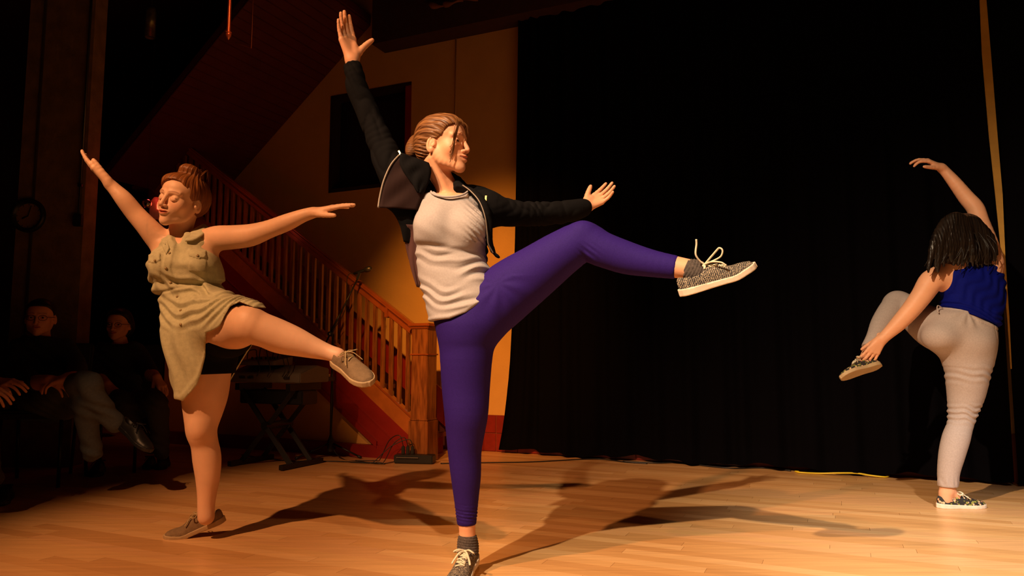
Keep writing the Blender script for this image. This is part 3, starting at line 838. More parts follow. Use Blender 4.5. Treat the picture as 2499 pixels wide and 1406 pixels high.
    def lg_f(X, Y, Z):
        d2 = ((X - p0[0]) ** 2 + (Z - p0[2]) ** 2)
        an = np.arctan2(Z - p0[2], X - p0[0])
        cr = .0034 * np.exp(-d2 / .010) * (1 - np.exp(-d2 / .003)) * np.sin(an * 9 + 1.5 * np.sin(d2 * 90)) * (Z < p0[2] + .03)
        an1 = .0022 * np.exp(-((Z - P(0, 1255, 2.75).z) / .03) ** 2) * np.sin(Z * 520 + X * 60)
        kb = .0022 * np.exp(-(((X - P(1430, 620, D - .1).x) / .035) ** 2 + ((Z - P(1430, 622, D - .1).z) / .03) ** 2)) * np.sin((X * .8 + Z) * 300)
        return cr + an1 + kb
    b = Lg.bounds(); Lg.disp(lg_f, b[0] - .02, b[1] + .02)
    a1 = V3(P(1139, 1281, 2.755)); a2 = V3(P(1652, 653, D - .20)); d2_ = V3(P(1652, 653, D - .2)) - V3(P(1590, 643, D - .17)); d2_ /= np.linalg.norm(d2_)
    Lg.clip(lambda X, Y, Z: np.where(Z < .6, a1[2] - Z + 0 * X, (X - a2[0]) * d2_[0] + (Y - a2[1]) * d2_[1] + (Z - a2[2]) * d2_[2]).astype(F32), .006)
    v, q = Lg.mesh(.0042); np_mesh('leggings', v, q, MAT['purple_knit'], root)

    # black jacket, open: sleeves, shoulders, hood
    J = Field()
    J.chain(cpx([(859, 156, D, 40), (865, 180, D, 46), (872, 215, D + .01, 51), (893, 262, D + .02, 53), (914, 312, D + .02, 58), (934, 360, D + .01, 66), (950, 400, D, 76), (975, 440, D, 88), (1005, 478, D + .02, 86)]), k=.02)
    J.chain(cpx([(1150, 490, D + .05, 80), (1185, 505, D + .03, 86), (1225, 517, D + .06, 72), (1270, 522, D + .10, 62), (1315, 522, D + .15, 58), (1365, 519, D + .20, 55), (1400, 513, D + .23, 52), (1424, 507, D + .255, 44)]), k=.02)
    J.chain(cpx([(1000, 420, D + .03, 64), (1035, 425, D + .06, 60), (1075, 440, D + .08, 60), (1110, 452, D + .06, 48), (1122, 462, D + .0, 34)]), k=.02)
    J.chain(cpx([(1116, 446, D - .02, 16), (1124, 462, D - .035, 24), (1152, 478, D - .05, 34), (1176, 506, D - .075, 34), (1189, 545, D - .075, 26), (1193, 580, D - .065, 18), (1203, 612, D - .05, 11), (1218, 629, D - .04, 6)]), k=.025)
    J.add(Loft(rows_px([(470, 1030, 1170, .05, .06), (520, 1010, 1196, .07, .06), (580, 1016, 1192, .06, .07), (640, 1022, 1190, .05, .07)], D)).prim(), .03)
    def jf(X, Y, Z):
        a_ = np.sin(X * 44 + Z * 52 + 2.2 * np.sin(Z * 17 + X * 23) + 1.2 * np.sin(X * 61)); b_ = np.sin(X * 83 - Z * 66 + 2.0 * np.sin(X * 19 + Z * 31))
        return .0032 * (1 - 2 * np.abs(a_) ** .7) * (.5 + .5 * np.sin(X * 13 + Z * 9)) + .0022 * (1 - np.abs(b_)) * (.5 - .5 * np.sin(X * 17 - Z * 11))
    b = J.bounds(); J.disp(jf, b[0] - .02, b[1] + .02)
    c0 = V3(P(859, 156, D)); cd = V3(P(859, 156, D)) - V3(P(865, 180, D)); cd /= np.linalg.norm(cd)
    J.clip(lambda X, Y, Z: np.where((Z > c0[2] - .1) & (X < -.3), (X - c0[0]) * cd[0] + (Z - c0[2]) * cd[2] + 0 * Y, -.2).astype(F32), .003)
    # the jacket stays open in front
    J.cut(sd_ell(P(1096, 560, D - .09), (.128, .115, .190)), .004)
    v, q = J.mesh(.0042); jk = np_mesh('jacket', v, q, MAT['black_cotton'], root)
    o1 = [P(978, 376, D - .08), P(955, 402, D - .09), P(938, 440, D - .10), P(928, 480, D - .11), P(925, 506, D - .12)]
    i1 = [P(1047, 404, D - .06), P(1048, 430, D - .062), P(1040, 458, D - .064), P(1030, 486, D - .066), P(1018, 512, D - .075)]
    sheet('front_panel', o1, i1, MAT['lining'], jk, wav=.006, freq=4, sag=.004)
    sheet('hood', [P(978, 373, D - .088), P(975, 396, D - .094), P(985, 420, D - .094), P(1004, 446, D - .09), P(1020, 470, D - .085)], [P(1046, 398, D - .066), P(1052, 415, D - .07), P(1050, 432, D - .07), P(1044, 450, D - .07), P(1030, 474, D - .072)], MAT['black_cotton'], jk, wav=.006, freq=5, sag=.006)
    o2 = [P(925, 500, D - .108), P(955, 515, D - .09), P(974, 545, D - .07), P(985, 590, D - .05), P(998, 645, D - .03), P(1014, 690, D - .02)]
    i2 = [P(1016, 494, D - .045), P(1017, 530, D - .045), P(1018, 565, D - .04), P(1019, 600, D - .03), P(1020, 650, D - .02), P(1024, 692, D - .01)]
    sheet('front_hem', o2[:4], i2[:4], MAT['black_cotton'], jk, wav=.004, freq=3)
    sheet('front_tail', [P(983, 548, D - .062), P(988, 590, D - .045), P(999, 640, D - .03), P(1017, 700, D - .02)], [P(1017, 548, D - .055), P(1018, 590, D - .04), P(1018, 640, D - .03), P(1026, 702, D - .01)],
          mat('mauve_lining', (.085, .038, .034, 1), .85, spec=.1), jk, wav=.004, freq=3)
    mb = MB(); mb.tube(spline([P(979, 374, D - .085), P(955, 401, D - .095), P(937, 440, D - .105), P(927, 480, D - .113), P(923, 507, D - .122)], 6), .0042, 6)
    mb.build('zipper', MAT['zip_grey'], jk, smooth=True); mb = MB()
    mb.tube(spline([P(1129, 452, D - .055), P(1148, 466, D - .075), P(1170, 492, D - .095), P(1184, 530, D - .105), P(1189, 570, D - .095), P(1192, 596, D - .085), P(1204, 618, D - .07)], 6), .0028, 6)
    mb.build('zipper', MAT['zip_grey'], jk, smooth=True)
    for a_, b_ in ((P(973, 368, D - .088), P(980, 381, D - .092)), (P(1186, 478, D - .035), P(1185, 490, D - .04))):
        m2 = MB(); m2.bar(a_, b_, .006, .003, up=(0, 1, 0)); m2.lathe([(0.002, -.001), (.005, 0), (.002, .001)], b_, (0, 1, 0), 10); m2.build('zip_pull', MAT['gold'], jk)

    # socks, shoes
    S = Field(); S.chain(cpx([(1141, 1318, 2.76, 46), (1142, 1335, 2.76, 49), (1142, 1352, 2.75, 48)]), k=.01)
    S.disp(lambda X, Y, Z: -.0015 * np.sin(Z * 700 + X * 60), *[x for x in (S.bounds()[0] - .01, S.bounds()[1] + .01)]); v, q = S.mesh(.003); np_mesh('sock', v, q, MAT['grey_sock'], root)
    S = Field(); S.chain(cpx([(1690, 661, D - .222, 57), (1702, 667, D - .23, 60), (1716, 676, D - .235, 56)]), k=.01)
    S.disp(lambda X, Y, Z: -.0018 * np.sin(X * 600 - Z * 300), *[x for x in (S.bounds()[0] - .01, S.bounds()[1] + .01)]); v, q = S.mesh(.003); np_mesh('sock', v, q, MAT['grey_sock'], root)
    hp = G(1155, 1372); hp = Vector((-.145, 2.80, .042))
    make_shoe(Frame(hp, (-.060, -.25, -.056), (0, -.05, 1), 1.0), MAT['stripe_canvas'], MAT['white_rubber'], MAT['white_lace'], root, side=-1, toe_bend=12, lace_r=.0042)
    hb = P(1662, 724, D - .255); tb = P(1850, 664, D - .30)
    y0 = .40 * SL
    bp = [[(0, y0, .078), (.0, y0 - .012, .095), (.004, y0 - .018, .120), (.004, y0 - .006, .150), (.006, y0 - .002, .166)],
          [(0, y0, .078), (.012, y0 + .030, .100), (.020, y0 + .060, .118), (.026, y0 + .072, .108), (.022, y0 + .050, .088), (0, y0, .078)],
          [(0, y0, .078), (.022, y0 + .02, .082), (.040, y0 + .045, .074), (.044, y0 + .060, .060)]]
    make_shoe(Frame(hb, dir2(hb, tb), (-.34, -.16, .9), 1.03), MAT['stripe_canvas'], MAT['white_rubber'], MAT['white_lace'], root, side=1, bow_pts=bp, lace_r=.0044, toe_bend=11)
    return root
dancer_centre()
# ---------------------------------------------------------------- left dancer
def dancer_left():
    D = 3.20
    root = thing('person', 'woman in khaki sleeveless shirt dress with both arms spread and one leg kicked out', 'person', (-1.42, 3.22, 0))
    ya = math.radians(-17)
    fr = Frame(P(443, 490, D - .02), (math.sin(ya), -math.cos(ya), -.02), (.20, .0, 1), 1.08)
    F = Field()
    add_head(F, fr, smile=.35, lids=.85, wide=1.0)
    F.chain([tuple(fr.w(0, -.036, -.035)) + (.050,), tuple(fr.w(0, -.034, -.080)) + (.045,), tuple(P(438, 585, D + .02)) + (.046,), tuple(P(440, 612, D + .02)) + (.055,)], k=.014)
    F.caps(fr.w(.058, -.016, -.058), P(420, 600, D - .045), .009, .008, k=.014)
    F.add(Loft(rows_px([(585, 400, 500, .05), (600, 388, 518, .08), (640, 372, 535, .095), (700, 390, 535, .085), (760, 402, 550, .09), (830, 410, 560, .095)], D)).prim(), .03)
    # arms
    wl = P(268, 450, D - .10); wr = P(764, 519, D - .12)
    F.chain(cpx([(412, 606, D + .02, 62), (388, 585, D + .0, 58), (358, 552, D - .03, 49), (330, 521, D - .05, 44), (303, 487, D - .08, 40), (282, 464, D - .09, 31), (268, 450, D - .10, 27)]), k=.03, fs=1.0)
    F.chain(cpx([(500, 592, D + .02, 62), (530, 582, D + .0, 61), (570, 579, D - .03, 58), (612, 574, D - .05, 54), (655, 560, D - .07, 44), (700, 543, D - .10, 41), (738, 527, D - .115, 32), (764, 519, D - .12, 27)]), k=.03)
    add_hand(F, wl, (-.72, -.12, .68), (-.62, -.30, -.66), (-.30, -.92, .1), L=.178, curls=(6, 8, 8, 10), splay=(1, 0, -1, -2), thumb=(.95, .22, -.20), tcurl=10)
    add_hand(F, wr, (.95, -.10, .24), (-.22, -.30, .93), (-.05, -.95, -.25), L=.180, curls=(4, 5, 6, 8), splay=(3, 0, -2, -5), thumb=(.85, .42, -.30), tcurl=12)
    # standing leg
    F.chain(cpx([(507, 870, D, 116), (503, 915, D, 112), (500, 960, D, 106), (496, 1000, D, 90), (492, 1035, D - .01, 74), (492, 1055, D - .01, 68), (499, 1082, D + .01, 61), (505, 1122, D + .02, 63), (507, 1165, D + .02, 54), (505, 1205, D + .02, 43), (503, 1235, D + .02, 38), (503, 1262, D + .02, 38)]), k=.02)
    F.ell(P(483, 1043, D - .055), (.026, .020, .034), None, .03)
    F.ell(P(512, 1118, D + .045), (.030, .035, .07), None, .03)
    # kicking leg
    K = [(505, 800, D, 130), (548, 796, D - .13, 122), (585, 795, D - .26, 104), (606, 793, D - .33, 92), (632, 802, D - .33, 82), (672, 816, D - .32, 78), (716, 832, D - .31, 70), (762, 848, D - .30, 52), (800, 860, D - .30, 38), (826, 868, D - .31, 36)]
    F.chain(cpx(K), k=.02)
    F.ell(P(578, 815, D - .24), (.055, .05, .052), None, .03)
    F.ell(P(606, 772, D - .36), (.030, .024, .024), None, .03)
    F.ell(P(690, 838, D - .29), (.060, .034, .030), None, .04)
    F.ell(P(502, 1226, D + .045), (.014, .016, .02), None, .01)
    lo, hi = fr.o - .128, fr.o + .128; lo[2] = fr.o[2] - .165; hi[2] = fr.o[2] + .15
    body_mesh('body', F, [(lo, hi, .0022), hbox(V3(wl) + (-.062, 0, .058), .105, .0028), hbox(V3(wr) + (.08, 0, .02), .115, .0028)], .005,
              MAT['skin_warm'], root, lambda v: head_tint(fr, v, .35, lids=.85, hair=(.36, .20, .12), lip=(.72, .30, .28)))
    eyes(fr, root, look=(0, -22))
    # hair swept up into a topknot
    H = Field()
    H.add(sd_ell(fr.w(0, -.023, .038), (.087, .106, .088), fr.R), .01)
    H.ell(fr.w(0, -.055, .010), (.084, .075, .080), fr.R, .03)
    H.ell(fr.w(.012, .038, .068), (.062, .050, .040), fr.R, .03)
    H.ell(fr.w(.010, -.035, .118), (.056, .050, .036), fr.R, .02)
    H.ell(fr.w(.004, -.012, .134), (.040, .036, .026), fr.R, .015)
    def LL(X, Y, Z):
        x = X - fr.o[0]; y = Y - fr.o[1]; z = Z - fr.o[2]; R = fr.R
        return [(x * R[0, i] + y * R[1, i] + z * R[2, i]) / fr.sc for i in range(3)]
    def ridges(X, Y, Z):
        lx, ly, lz = LL(X, Y, Z); an = np.arctan2(lx, ly + .05)
        return -.0011 * (np.sin(an * 24 + 1.6 * np.sin(lz * 50)) + .6 * np.sin(an * 51 + 2 * np.sin(lz * 34 + 2)))
    b = H.bounds(); H.disp(ridges, b[0] - .01, b[1] + .01)
    def line(X, Y, Z):
        lx, ly, lz = LL(X, Y, Z)
        zl = np.interp(ly, [-.20, -.055, -.030, -.014, .010, .030, .045, .062, .085, .10], [-.09, -.082, -.050, .016, .004, .018, .036, .056, .066, .07])
        zl = zl - .014 * np.clip(np.abs(lx) / .05, 0, 1) ** 2 + .012 - .010 * np.clip((lx - .0) / .04, -1, 1) * (ly > .04)
        return (zl - lz) * .8
    H.clip(line, .004)
    flow = lambda l: np.stack([np.arctan2(l[:, 0], l[:, 1] + .05) * 40, l[:, 2] * 9, l[:, 1] * 2], 1)
    v, q = H.mesh(.0028); hair_obj('hair', v, q, fr, MAT['hair_blond'], root, flow=flow)
    mb = MB(); rs = random.Random(9)
    for k in range(10):
        s = 1 if k % 2 else -1; a = rs.uniform(.2, 1)
        mb.tube(fr.wa(spline([(s * .05 * a, -.03, .115), (s * .06 * a, -.05 - rs.random() * .03, .135 + rs.random() * .02), (s * .05 * a + rs.uniform(-.02, .02), -.07 - rs.random() * .02, .10 + rs.random() * .025)], 4)), .0011, 5)
    mb.build('hair_strands', MAT['hair_blond'], root, smooth=True, kind='stuff')

    # khaki shirt dress
    T = Field()
    T.add(Loft(rows_px([(572, 436, 496, .050, .02), (580, 408, 510, .070, .01), (592, 394, 516, .084), (620, 377, 526, .100), (645, 366, 536, .114, -.01), (668, 368, 542, .115, -.01), (700, 377, 546, .104), (736, 393, 560, .102), (765, 396, 585, .112, -.01),
                        (800, 398, 600, .130, -.03), (850, 406, 600, .14, -.03), (930, 424, 600, .15), (990, 440, 600, .15)], D), ex=2.2).prim(), .02)
    for px in (402, 482): T.ell(P(px, 648, D - .075), (.058, .056, .058), None, .04)
    T.chain(cpx([(500, 770, D - .02, 140), (545, 785, D - .13, 142), (578, 788, D - .23, 128), (604, 788, D - .31, 112)]), k=.05)
    # neck opening, arm holes
    T.cut(sd_caps(P(432, 560, D - .05), P(424, 612, D - .16), .036, .010), .006)
    T.cut(sd_ell(P(438, 566, D + .01), (.056, .075, .040)), .006)
    T.cut(sd_caps(P(382, 570, D - .12), P(372, 610, D + .12), .030, .034), .004)
    T.cut(sd_ell(P(531, 592, D - .01), (.040, .12, .062), Matrix.Rotation(math.radians(-14), 3, 'Y')), .004)
    # hem: high over the kicking thigh, long tail on the left
    hem = [(300, 960), (430, 975), (446, 979), (470, 952), (480, 940), (490, 915), (501, 870), (503, 812), (516, 808), (537, 796), (548, 772), (562, 748), (585, 737), (618, 750), (650, 752)]
    hem = [(h[0], h[1]) for h in hem]; hf = hemfn(hem, .8); hf2 = hemfn([(300, 960), (440, 979), (480, 932), (500, 872), (522, 815), (560, 765), (600, 744), (650, 752)], .8)
    wz = P(470, 722, D).z
    def tf(X, Y, Z):
        px = X; g = 0
        below = np.clip((wz - Z) / .04, 0, 1); above = 1 - below
        x0 = P(397, 740, D).x; u = (X - x0) / .3
        # skirt: folds fan from the waist towards the kicking thigh
        c = Z + .32 * u - .25 * u * u
        r = np.sin(c * 135 + 1.1 * np.sin(X * 22 + Z * 9) + .7 * np.sin(X * 43)); g = g - .0075 * below * np.abs(r) ** 1.4 * np.sign(r) * np.clip(u * 2.2 + .15, .15, 1) * np.clip((Z - wz + .17) / .06, 0, 1) * np.clip(-hf2(X, Y, Z) / .04, .15, 1)
        g = g - .006 * np.sin(X * 75 + Z * 14 + 1.5 * np.sin(Z * 16)) * np.clip((wz - .10 - Z) / .06, 0, 1) * np.clip((x0 + .27 - X) / .08, 0, 1)
        # bodice: crumpled above the waist
        r2 = np.sin(Z * 120 + X * 38 + 2.2 * np.sin(X * 34 + 1) + 1.4 * np.sin(Z * 31 + X * 20))
        g = g - .0060 * r2 * np.clip((P(0, 668, D).z - Z) / .05, 0, 1) * above
        g = g - .0032 * np.sin(X * 61 + Z * 73 + 2 * np.sin(X * 29 - Z * 21)) * above
        g = g + .006 * np.exp(-((Z - wz - .22 * (X - x0)) / .006) ** 2)                      # waist seam
        # button placket edge down the front
        qx, qy = proj(X, Y, Z); ex = np.interp(qy, [590, 620, 655, 690, 725, 745], [411, 402, 396, 407, 424, 431])
        g = g - .0050 * (1 / (1 + np.exp(-(qx - ex) / .5))) * (1 / (1 + np.exp((qx - ex - 20) / 1.2))) * above * (Y < D)
        # chest pockets
        qx, qy = proj(X, Y, Z); fr_ = (Y < D)
        for (pa, pb, pc, pd, sl) in ((461, 503, 607, 662, .10), (362, 391, 622, 690, -.15)):
            yy = qy - sl * (qx - pa); inb = (qx > pa) & (qx < pb) & (yy > pc) & (yy < pd) & fr_
            mid_ = (pa + pb) / 2; fl = (yy < pc + 17 + 5 * (1 - np.abs(qx - mid_) / (pb - pa) * 2))
            g = g - .0022 * inb - .0045 * (inb & fl)
        return g
    b = T.bounds(); T.disp(tf, b[0] - .02, b[1] + .02)
    T.disp(lambda X, Y, Z: -.003 * np.exp(-((hf2(X, Y, Z) + .012) / .010) ** 2), b[0] - .02, b[1] + .02)
    T.clip(hf, .003)
    # hollow below, so the legs hang out of it
    T.cut(sd_caps(P(522, 915, D + .05), P(500, 1040, D + .04), .095, .13), .006)
    v, q = T.mesh(.0040); dr = np_mesh('shirt_dress', v, q, MAT['olive_cotton'], root)
    # collar
    for A, B in (([P(466, 566, D - .01), P(480, 556, D + .01), P(497, 548, D + .05), P(505, 552, D + .09)], [P(452, 588, D - .10), P(472, 586, D - .085), P(496, 572, D - .05), P(512, 562, D + .05)]),
                 ([P(414, 574, D - .04), P(410, 572, D - .02), P(412, 570, D + .02)], [P(404, 598, D - .10), P(395, 592, D - .08), P(395, 580, D - .03)])):
        sheet('collar', A, B, MAT['olive_cotton'], dr, nu=6, thick=.006)
    sheet('collar', [P(412, 578, D - .05), P(410, 590, D - .085), P(413, 606, D - .112)], [P(398, 582, D - .06), P(396, 600, D - .095), P(406, 622, D - .122)], MAT['olive_cotton'], dr, nu=5, thick=.006)
    for px, py in ((414, 618), (405, 655), (416, 690), (433, 724), (441, 758), (441, 792), (482, 624), (379, 636)):
        p_, n_ = on_surface([dr], px, py, .0)
        if p_ is None: continue
        m2 = MB(); m2.lathe([(0, .0045), (.0045, .0045), (.0058, .003), (.0058, -.001)], p_, n_ if n_.y < 0 else -n_, 12); m2.build('button', MAT['button'], dr, smooth=True)
    mb = MB(); mb.tube(spline([P(437, 742, D - .115), P(441, 765, D - .125), P(438, 775, D - .128)], 5), .0018, 6); mb.build('waist_tie', MAT['seam'], dr, smooth=True)
    # back of the skirt hanging behind the standing thigh
    sheet('back_tail', [P(500, 800, D + .10), P(500, 850, D + .12), P(500, 915, D + .12)], [P(626, 822, D + .10), P(596, 868, D + .12), P(561, 925, D + .13)], MAT['black_cotton'], dr, wav=.008, thick=.005)  # khaki skirt too; the shade on its inside is painted in as black
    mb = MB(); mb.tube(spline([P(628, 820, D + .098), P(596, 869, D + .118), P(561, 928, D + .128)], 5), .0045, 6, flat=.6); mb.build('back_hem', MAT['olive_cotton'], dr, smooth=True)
    # black shorts
    S = Field(); S.chain(cpx([(518, 790, D + .01, 128), (514, 850, D + .01, 131), (509, 914, D, 120)]), k=.03)
    S.chain(cpx([(515, 800, D, 130), (545, 812, D - .08, 122), (562, 818, D - .14, 110)]), k=.03)
    z0 = P(0, 914, D).z; S.clip(lambda X, Y, Z: (z0 - Z + .03 * (X + 1.4) + 0 * Y).astype(F32), .003)
    v, q = S.mesh(.005); np_mesh('shorts', v, q, MAT['black_cotton'], root)
    # shoes
    ball = G(448, 1311); u = Vector((-.18, -.10, 1)).normalized()
    fdir = Vector((-.905, -.22, -.33)).normalized(); hl = ball - fdir * (.70 * SL)
    make_shoe(Frame(hl, fdir, (-.30, -.22, .95), 1.0), MAT['taupe_suede'], MAT['taupe_sole'], MAT['taupe_lace'], root, side=1, toe_bend=19, laces=3, bow=.6, lace_r=.0026)
    fd = Vector((.56, -.56, -.26)); hl = P(816, 884, D - .27)
    make_shoe(Frame(hl, fd, (-.02, -.50, 1.0), 1.08), MAT['taupe_suede'], MAT['taupe_sole'], MAT['taupe_lace'], root, side=-1, laces=3, bow=.4, lace_r=.0026)
    return root
dancer_left()
# ---------------------------------------------------------------- right dancer, seen from behind
def dancer_right():
    D = 3.90
    root = thing('person', 'woman in sleeveless blue top seen from behind, long dark hair, knee lifted', 'person', (2.30, 3.80, 0))
    fr = Frame(P(2345, 578, D + .0), (-.42, .85, -.20), (.12, .32, 1), 1.0)
    F = Field()
    add_head(F, fr, smile=.2, lids=.3)
    F.chain([tuple(fr.w(0, -.030, -.045)) + (.048,), tuple(P(2332, 628, D - .0)) + (.046,), tuple(P(2334, 660, D + .0)) + (.062,)], k=.02)
    F.add(Loft(rows_px([(640, 2296, 2420, .05), (655, 2288, 2432, .075), (690, 2298, 2438, .095), (740, 2310, 2425, .085), (780, 2312, 2420, .09), (820, 2306, 2420, .10)], D)).prim(), .03)
    wl = P(2152, 828, D + .045); wr = P(2297, 409, D + .10)
    F.chain(cpx([(2300, 680, D, 58), (2274, 686, D - .01, 55), (2249, 722, D + .0, 47), (2222, 757, D + .01, 42), (2192, 790, D + .025, 36), (2165, 816, D + .04, 27), (2152, 828, D + .045, 25)]), k=.03)
    F.chain(cpx([(2412, 670, D, 56), (2420, 640, D, 52), (2410, 590, D + .02, 42), (2392, 540, D + .03, 38), (2380, 508, D + .04, 38), (2358, 482, D + .06, 35), (2330, 446, D + .08, 29), (2308, 420, D + .10, 23), (2297, 409, D + .10, 22)]), k=.03)
    add_hand(F, wl, (-.52, .12, -.80), (-.10, -.97, -.12), (-.85, .20, .5), L=.172, curls=((10, 26, 20), (14, 28, 20), (16, 28, 20), (12, 24, 18)), splay=(5, 1, -5, -14), thumb=(.90, .30, -.45), tcurl=10)
    add_hand(F, wr, (-.80, .05, .48), (.30, -.45, .85), (-.35, -.60, -.65), L=.172, curls=(28, 24, 22, 24), splay=(6, 1, -4, -8), thumb=(.84, .46, -.36), tcurl=6)
    F.chain(cpx([(2350, 800, D, 100), (2360, 920, D, 66), (2344, 1038, D, 40), (2323, 1108, D - .01, 38), (2313, 1190, D, 30)]), k=.02)
    F.chain(cpx([(2318, 812, D, 84), (2240, 775, D + .22, 54), (2188, 741, D + .33, 38), (2152, 792, D + .24, 32), (2122, 858, D + .14, 26)]), k=.02)
    F.chain(cpx([(2315, 1160, D, 38), (2312, 1186, D, 32), (2310, 1203, D, 29), (2308, 1218, D + .0, 25)]), k=.01)
    F.chain(cpx([(2140, 825, D + .17, 36), (2122, 858, D + .14, 30), (2112, 880, D + .12, 30)]), k=.01)
    F.caps(P(2302, 1204, D), P(2306, 1222, D), .018, .026, k=.02); F.caps(P(2318, 1198, D), P(2338, 1216, D), .022, .022, k=.02)
    F.ell(P(2318, 1203, D - .022), (.012, .012, .014), None, .01)
    body_mesh('body', F, [hbox(fr.o, .16, .004), hbox(V3(wl) + (-.045, 0.02, -.07), .100, .0026), hbox(V3(wr) + (-.075, 0, .03), .105, .0030)], .0055, MAT['skin_fair'], root, None)
    # long straight hair hanging down the back and over the raised arm
    H = Field(); H.add(sd_ell(fr.w(0, -.015, .030), (.088, .106, .096), fr.R), .01)
    rs = random.Random(5)
    def lock(a, b, c, r0=.016, r1=.010): H.chain([tuple(a) + (r0,), tuple(b) + (r0,), tuple(c) + (r1,)], k=.016, n=4)
    for i in range(15):
        t = i / 14; top = P(2300 + 66 * t, 545 - 18 * math.sin(math.pi * t), D - .085 - .02 * math.sin(math.pi * t))
        mid = P(2276 + 92 * t + rs.uniform(-3, 3), 590 + rs.uniform(-3, 3), D - .125)
        end = P(2262 + 106 * t + rs.uniform(-6, 6), (655 + rs.uniform(-8, 10) if t < .4 else 628 + rs.uniform(-12, 14)), D - .125)
        if t > .6: end = P(2320 + 75 * (t - .6) * 2.2, 640 + 10 * t, D - .10)
        lock(top, mid, end, .016, .005)
    for i in range(11):
        t = i / 10; top = P(2352 + 26 * t, 535 + 4 * t, D - .075); mid = P(2374 + 44 * t + rs.uniform(-3, 3), 560 + 20 * t + rs.uniform(-3, 3), D - .085)
        end = P(2380 + 54 * t, 655 - 30 * t + rs.uniform(-10, 10), D - .085)
        lock(top, mid, end, .015, .005)
    H.ell(P(2318, 600, D - .07), (.085, .055, .10), None, .03)
    b = H.bounds()
    H.disp(lambda X, Y, Z: -.0008 * (np.sin(X * 330 + 60 * Z * (X - 2.28) + 1.5 * np.sin(Z * 22)) + .5 * np.sin(X * 610 + 2 * np.sin(Z * 30))), b[0] - .01, b[1] + .01)
    v, q = H.mesh(.0034)
    c0 = P(2335, 520, D)
    def flow(l):
        W_ = fr.wa(l); dx = (W_[:, 0] - c0[0]); dz = (c0[2] - W_[:, 2]) + .35
        return np.stack([dx / dz * 110, W_[:, 2] * 5, W_[:, 1] * 20], 1)
    hair_obj('hair', v, q, fr, MAT['hair_dark'], root, flow=flow)
    mb = MB()
    for k in range(26):
        t = rs.random(); a = P(2290 + 120 * t, 560 + 20 * rs.random(), D - .10); e = P(2256 + 180 * t + rs.uniform(-8, 8), 640 + rs.uniform(-10, 26), D - .12)
        m_ = (a + e) / 2 + Vector((rs.uniform(-.02, .02), -.03, rs.uniform(-.01, .01)))
        mb.tube(spline([a, m_, e], 5), .0016, 5)
    mb.build('hair_strands', MAT['hair_dark'], root, smooth=True, kind='stuff')
    # blue top
    T = Field()
    T.add(Loft(rows_px([(638, 2310, 2408, .055), (648, 2292, 2432, .075), (665, 2288, 2440, .090), (690, 2294, 2446, .105), (720, 2302, 2446, .105), (745, 2300, 2444, .105), (765, 2304, 2438, .110), (800, 2306, 2432, .112)], D), ex=2.3).prim(), .02)
    T.cut(sd_ell(P(2337, 640, D - .07), (.044, .07, .034)), .010)
    T.cut(sd_ell(P(2302, 640, D - .04), (.044, .14, .046)), .006)
    T.cut(sd_ell(P(2276, 688, D), (.050, .14, .060), Matrix.Rotation(math.radians(-16), 3, 'Y')), .004)
    T.cut(sd_ell(P(2440, 636, D), (.034, .12, .055), Matrix.Rotation(math.radians(6), 3, 'Y')), .004)
    hem = [P(x, y, D - .08) for x, y in ((2270, 746), (2300, 746), (2344, 758), (2383, 776), (2424, 792), (2460, 800))]; hx = np.array([p.x for p in hem]); hz = np.array([p.z for p in hem])
    def tf(X, Y, Z):
        xl = 2.30; u = X - P(2300, 0, D).x
        hd = Z - np.interp(X, hx, hz); r = np.sin(hd * 240 + X * 30 + 2 * np.sin(X * 33 + Z * 11))
        g = -.0055 * r * np.exp(-(hd / .05) ** 2)
        g = g - .0024 * np.sin(X * 84 - Z * 76 + 2.2 * np.sin(X * 31 + Z * 28)) * np.clip((hd - .02) / .05, 0, 1)
        return g - .003 * np.exp(-((hd - .008) / .006) ** 2)
    b = T.bounds(); T.disp(tf, b[0] - .02, b[1] + .02)
    T.clip(lambda X, Y, Z: (np.interp(X, hx, hz) - Z + 0 * Y).astype(F32), .003)
    v, q = T.mesh(.0045); np_mesh('tank_top', v, q, MAT['blue_cotton'], root)
    # belted trousers
    J = Field()
    J.add(Loft(rows_px([(745, 2308, 2418, .088), (775, 2300, 2424, .112), (800, 2294, 2424, .125), (830, 2292, 2422, .130), (860, 2300, 2418, .118), (890, 2310, 2412, .09)], D), ex=2.2).prim(), .02)
    J.chain(cpx([(2360, 840, D, 118), (2362, 880, D, 104), (2360, 920, D, 92), (2357, 960, D + .01, 80), (2350, 1000, D + .01, 64), (2343, 1038, D, 54), (2333, 1070, D - .01, 58), (2323, 1108, D - .01, 55), (2315, 1150, D - .005, 47), (2313, 1186, D, 43)]), k=.03)
    J.chain(cpx([(2318, 812, D, 116), (2278, 800, D + .10, 98), (2240, 775, D + .22, 78), (2208, 748, D + .31, 62), (2186, 742, D + .33, 56)]), k=.04)
    J.chain(cpx([(2190, 738, D + .33, 56), (2172, 762, D + .29, 56), (2152, 792, D + .24, 50), (2136, 824, D + .18, 40), (2120, 850, D + .15, 34)]), k=.02)
    J.ell(P(2292, 822, D - .05), (.085, .09, .075), None, .04)
    J.ell(P(2372, 835, D - .05), (.085, .09, .075), None, .04)
    kz = P(0, 1010, D).z; az = P(0, 1175, D).z; tz = P(0, 915, D).z
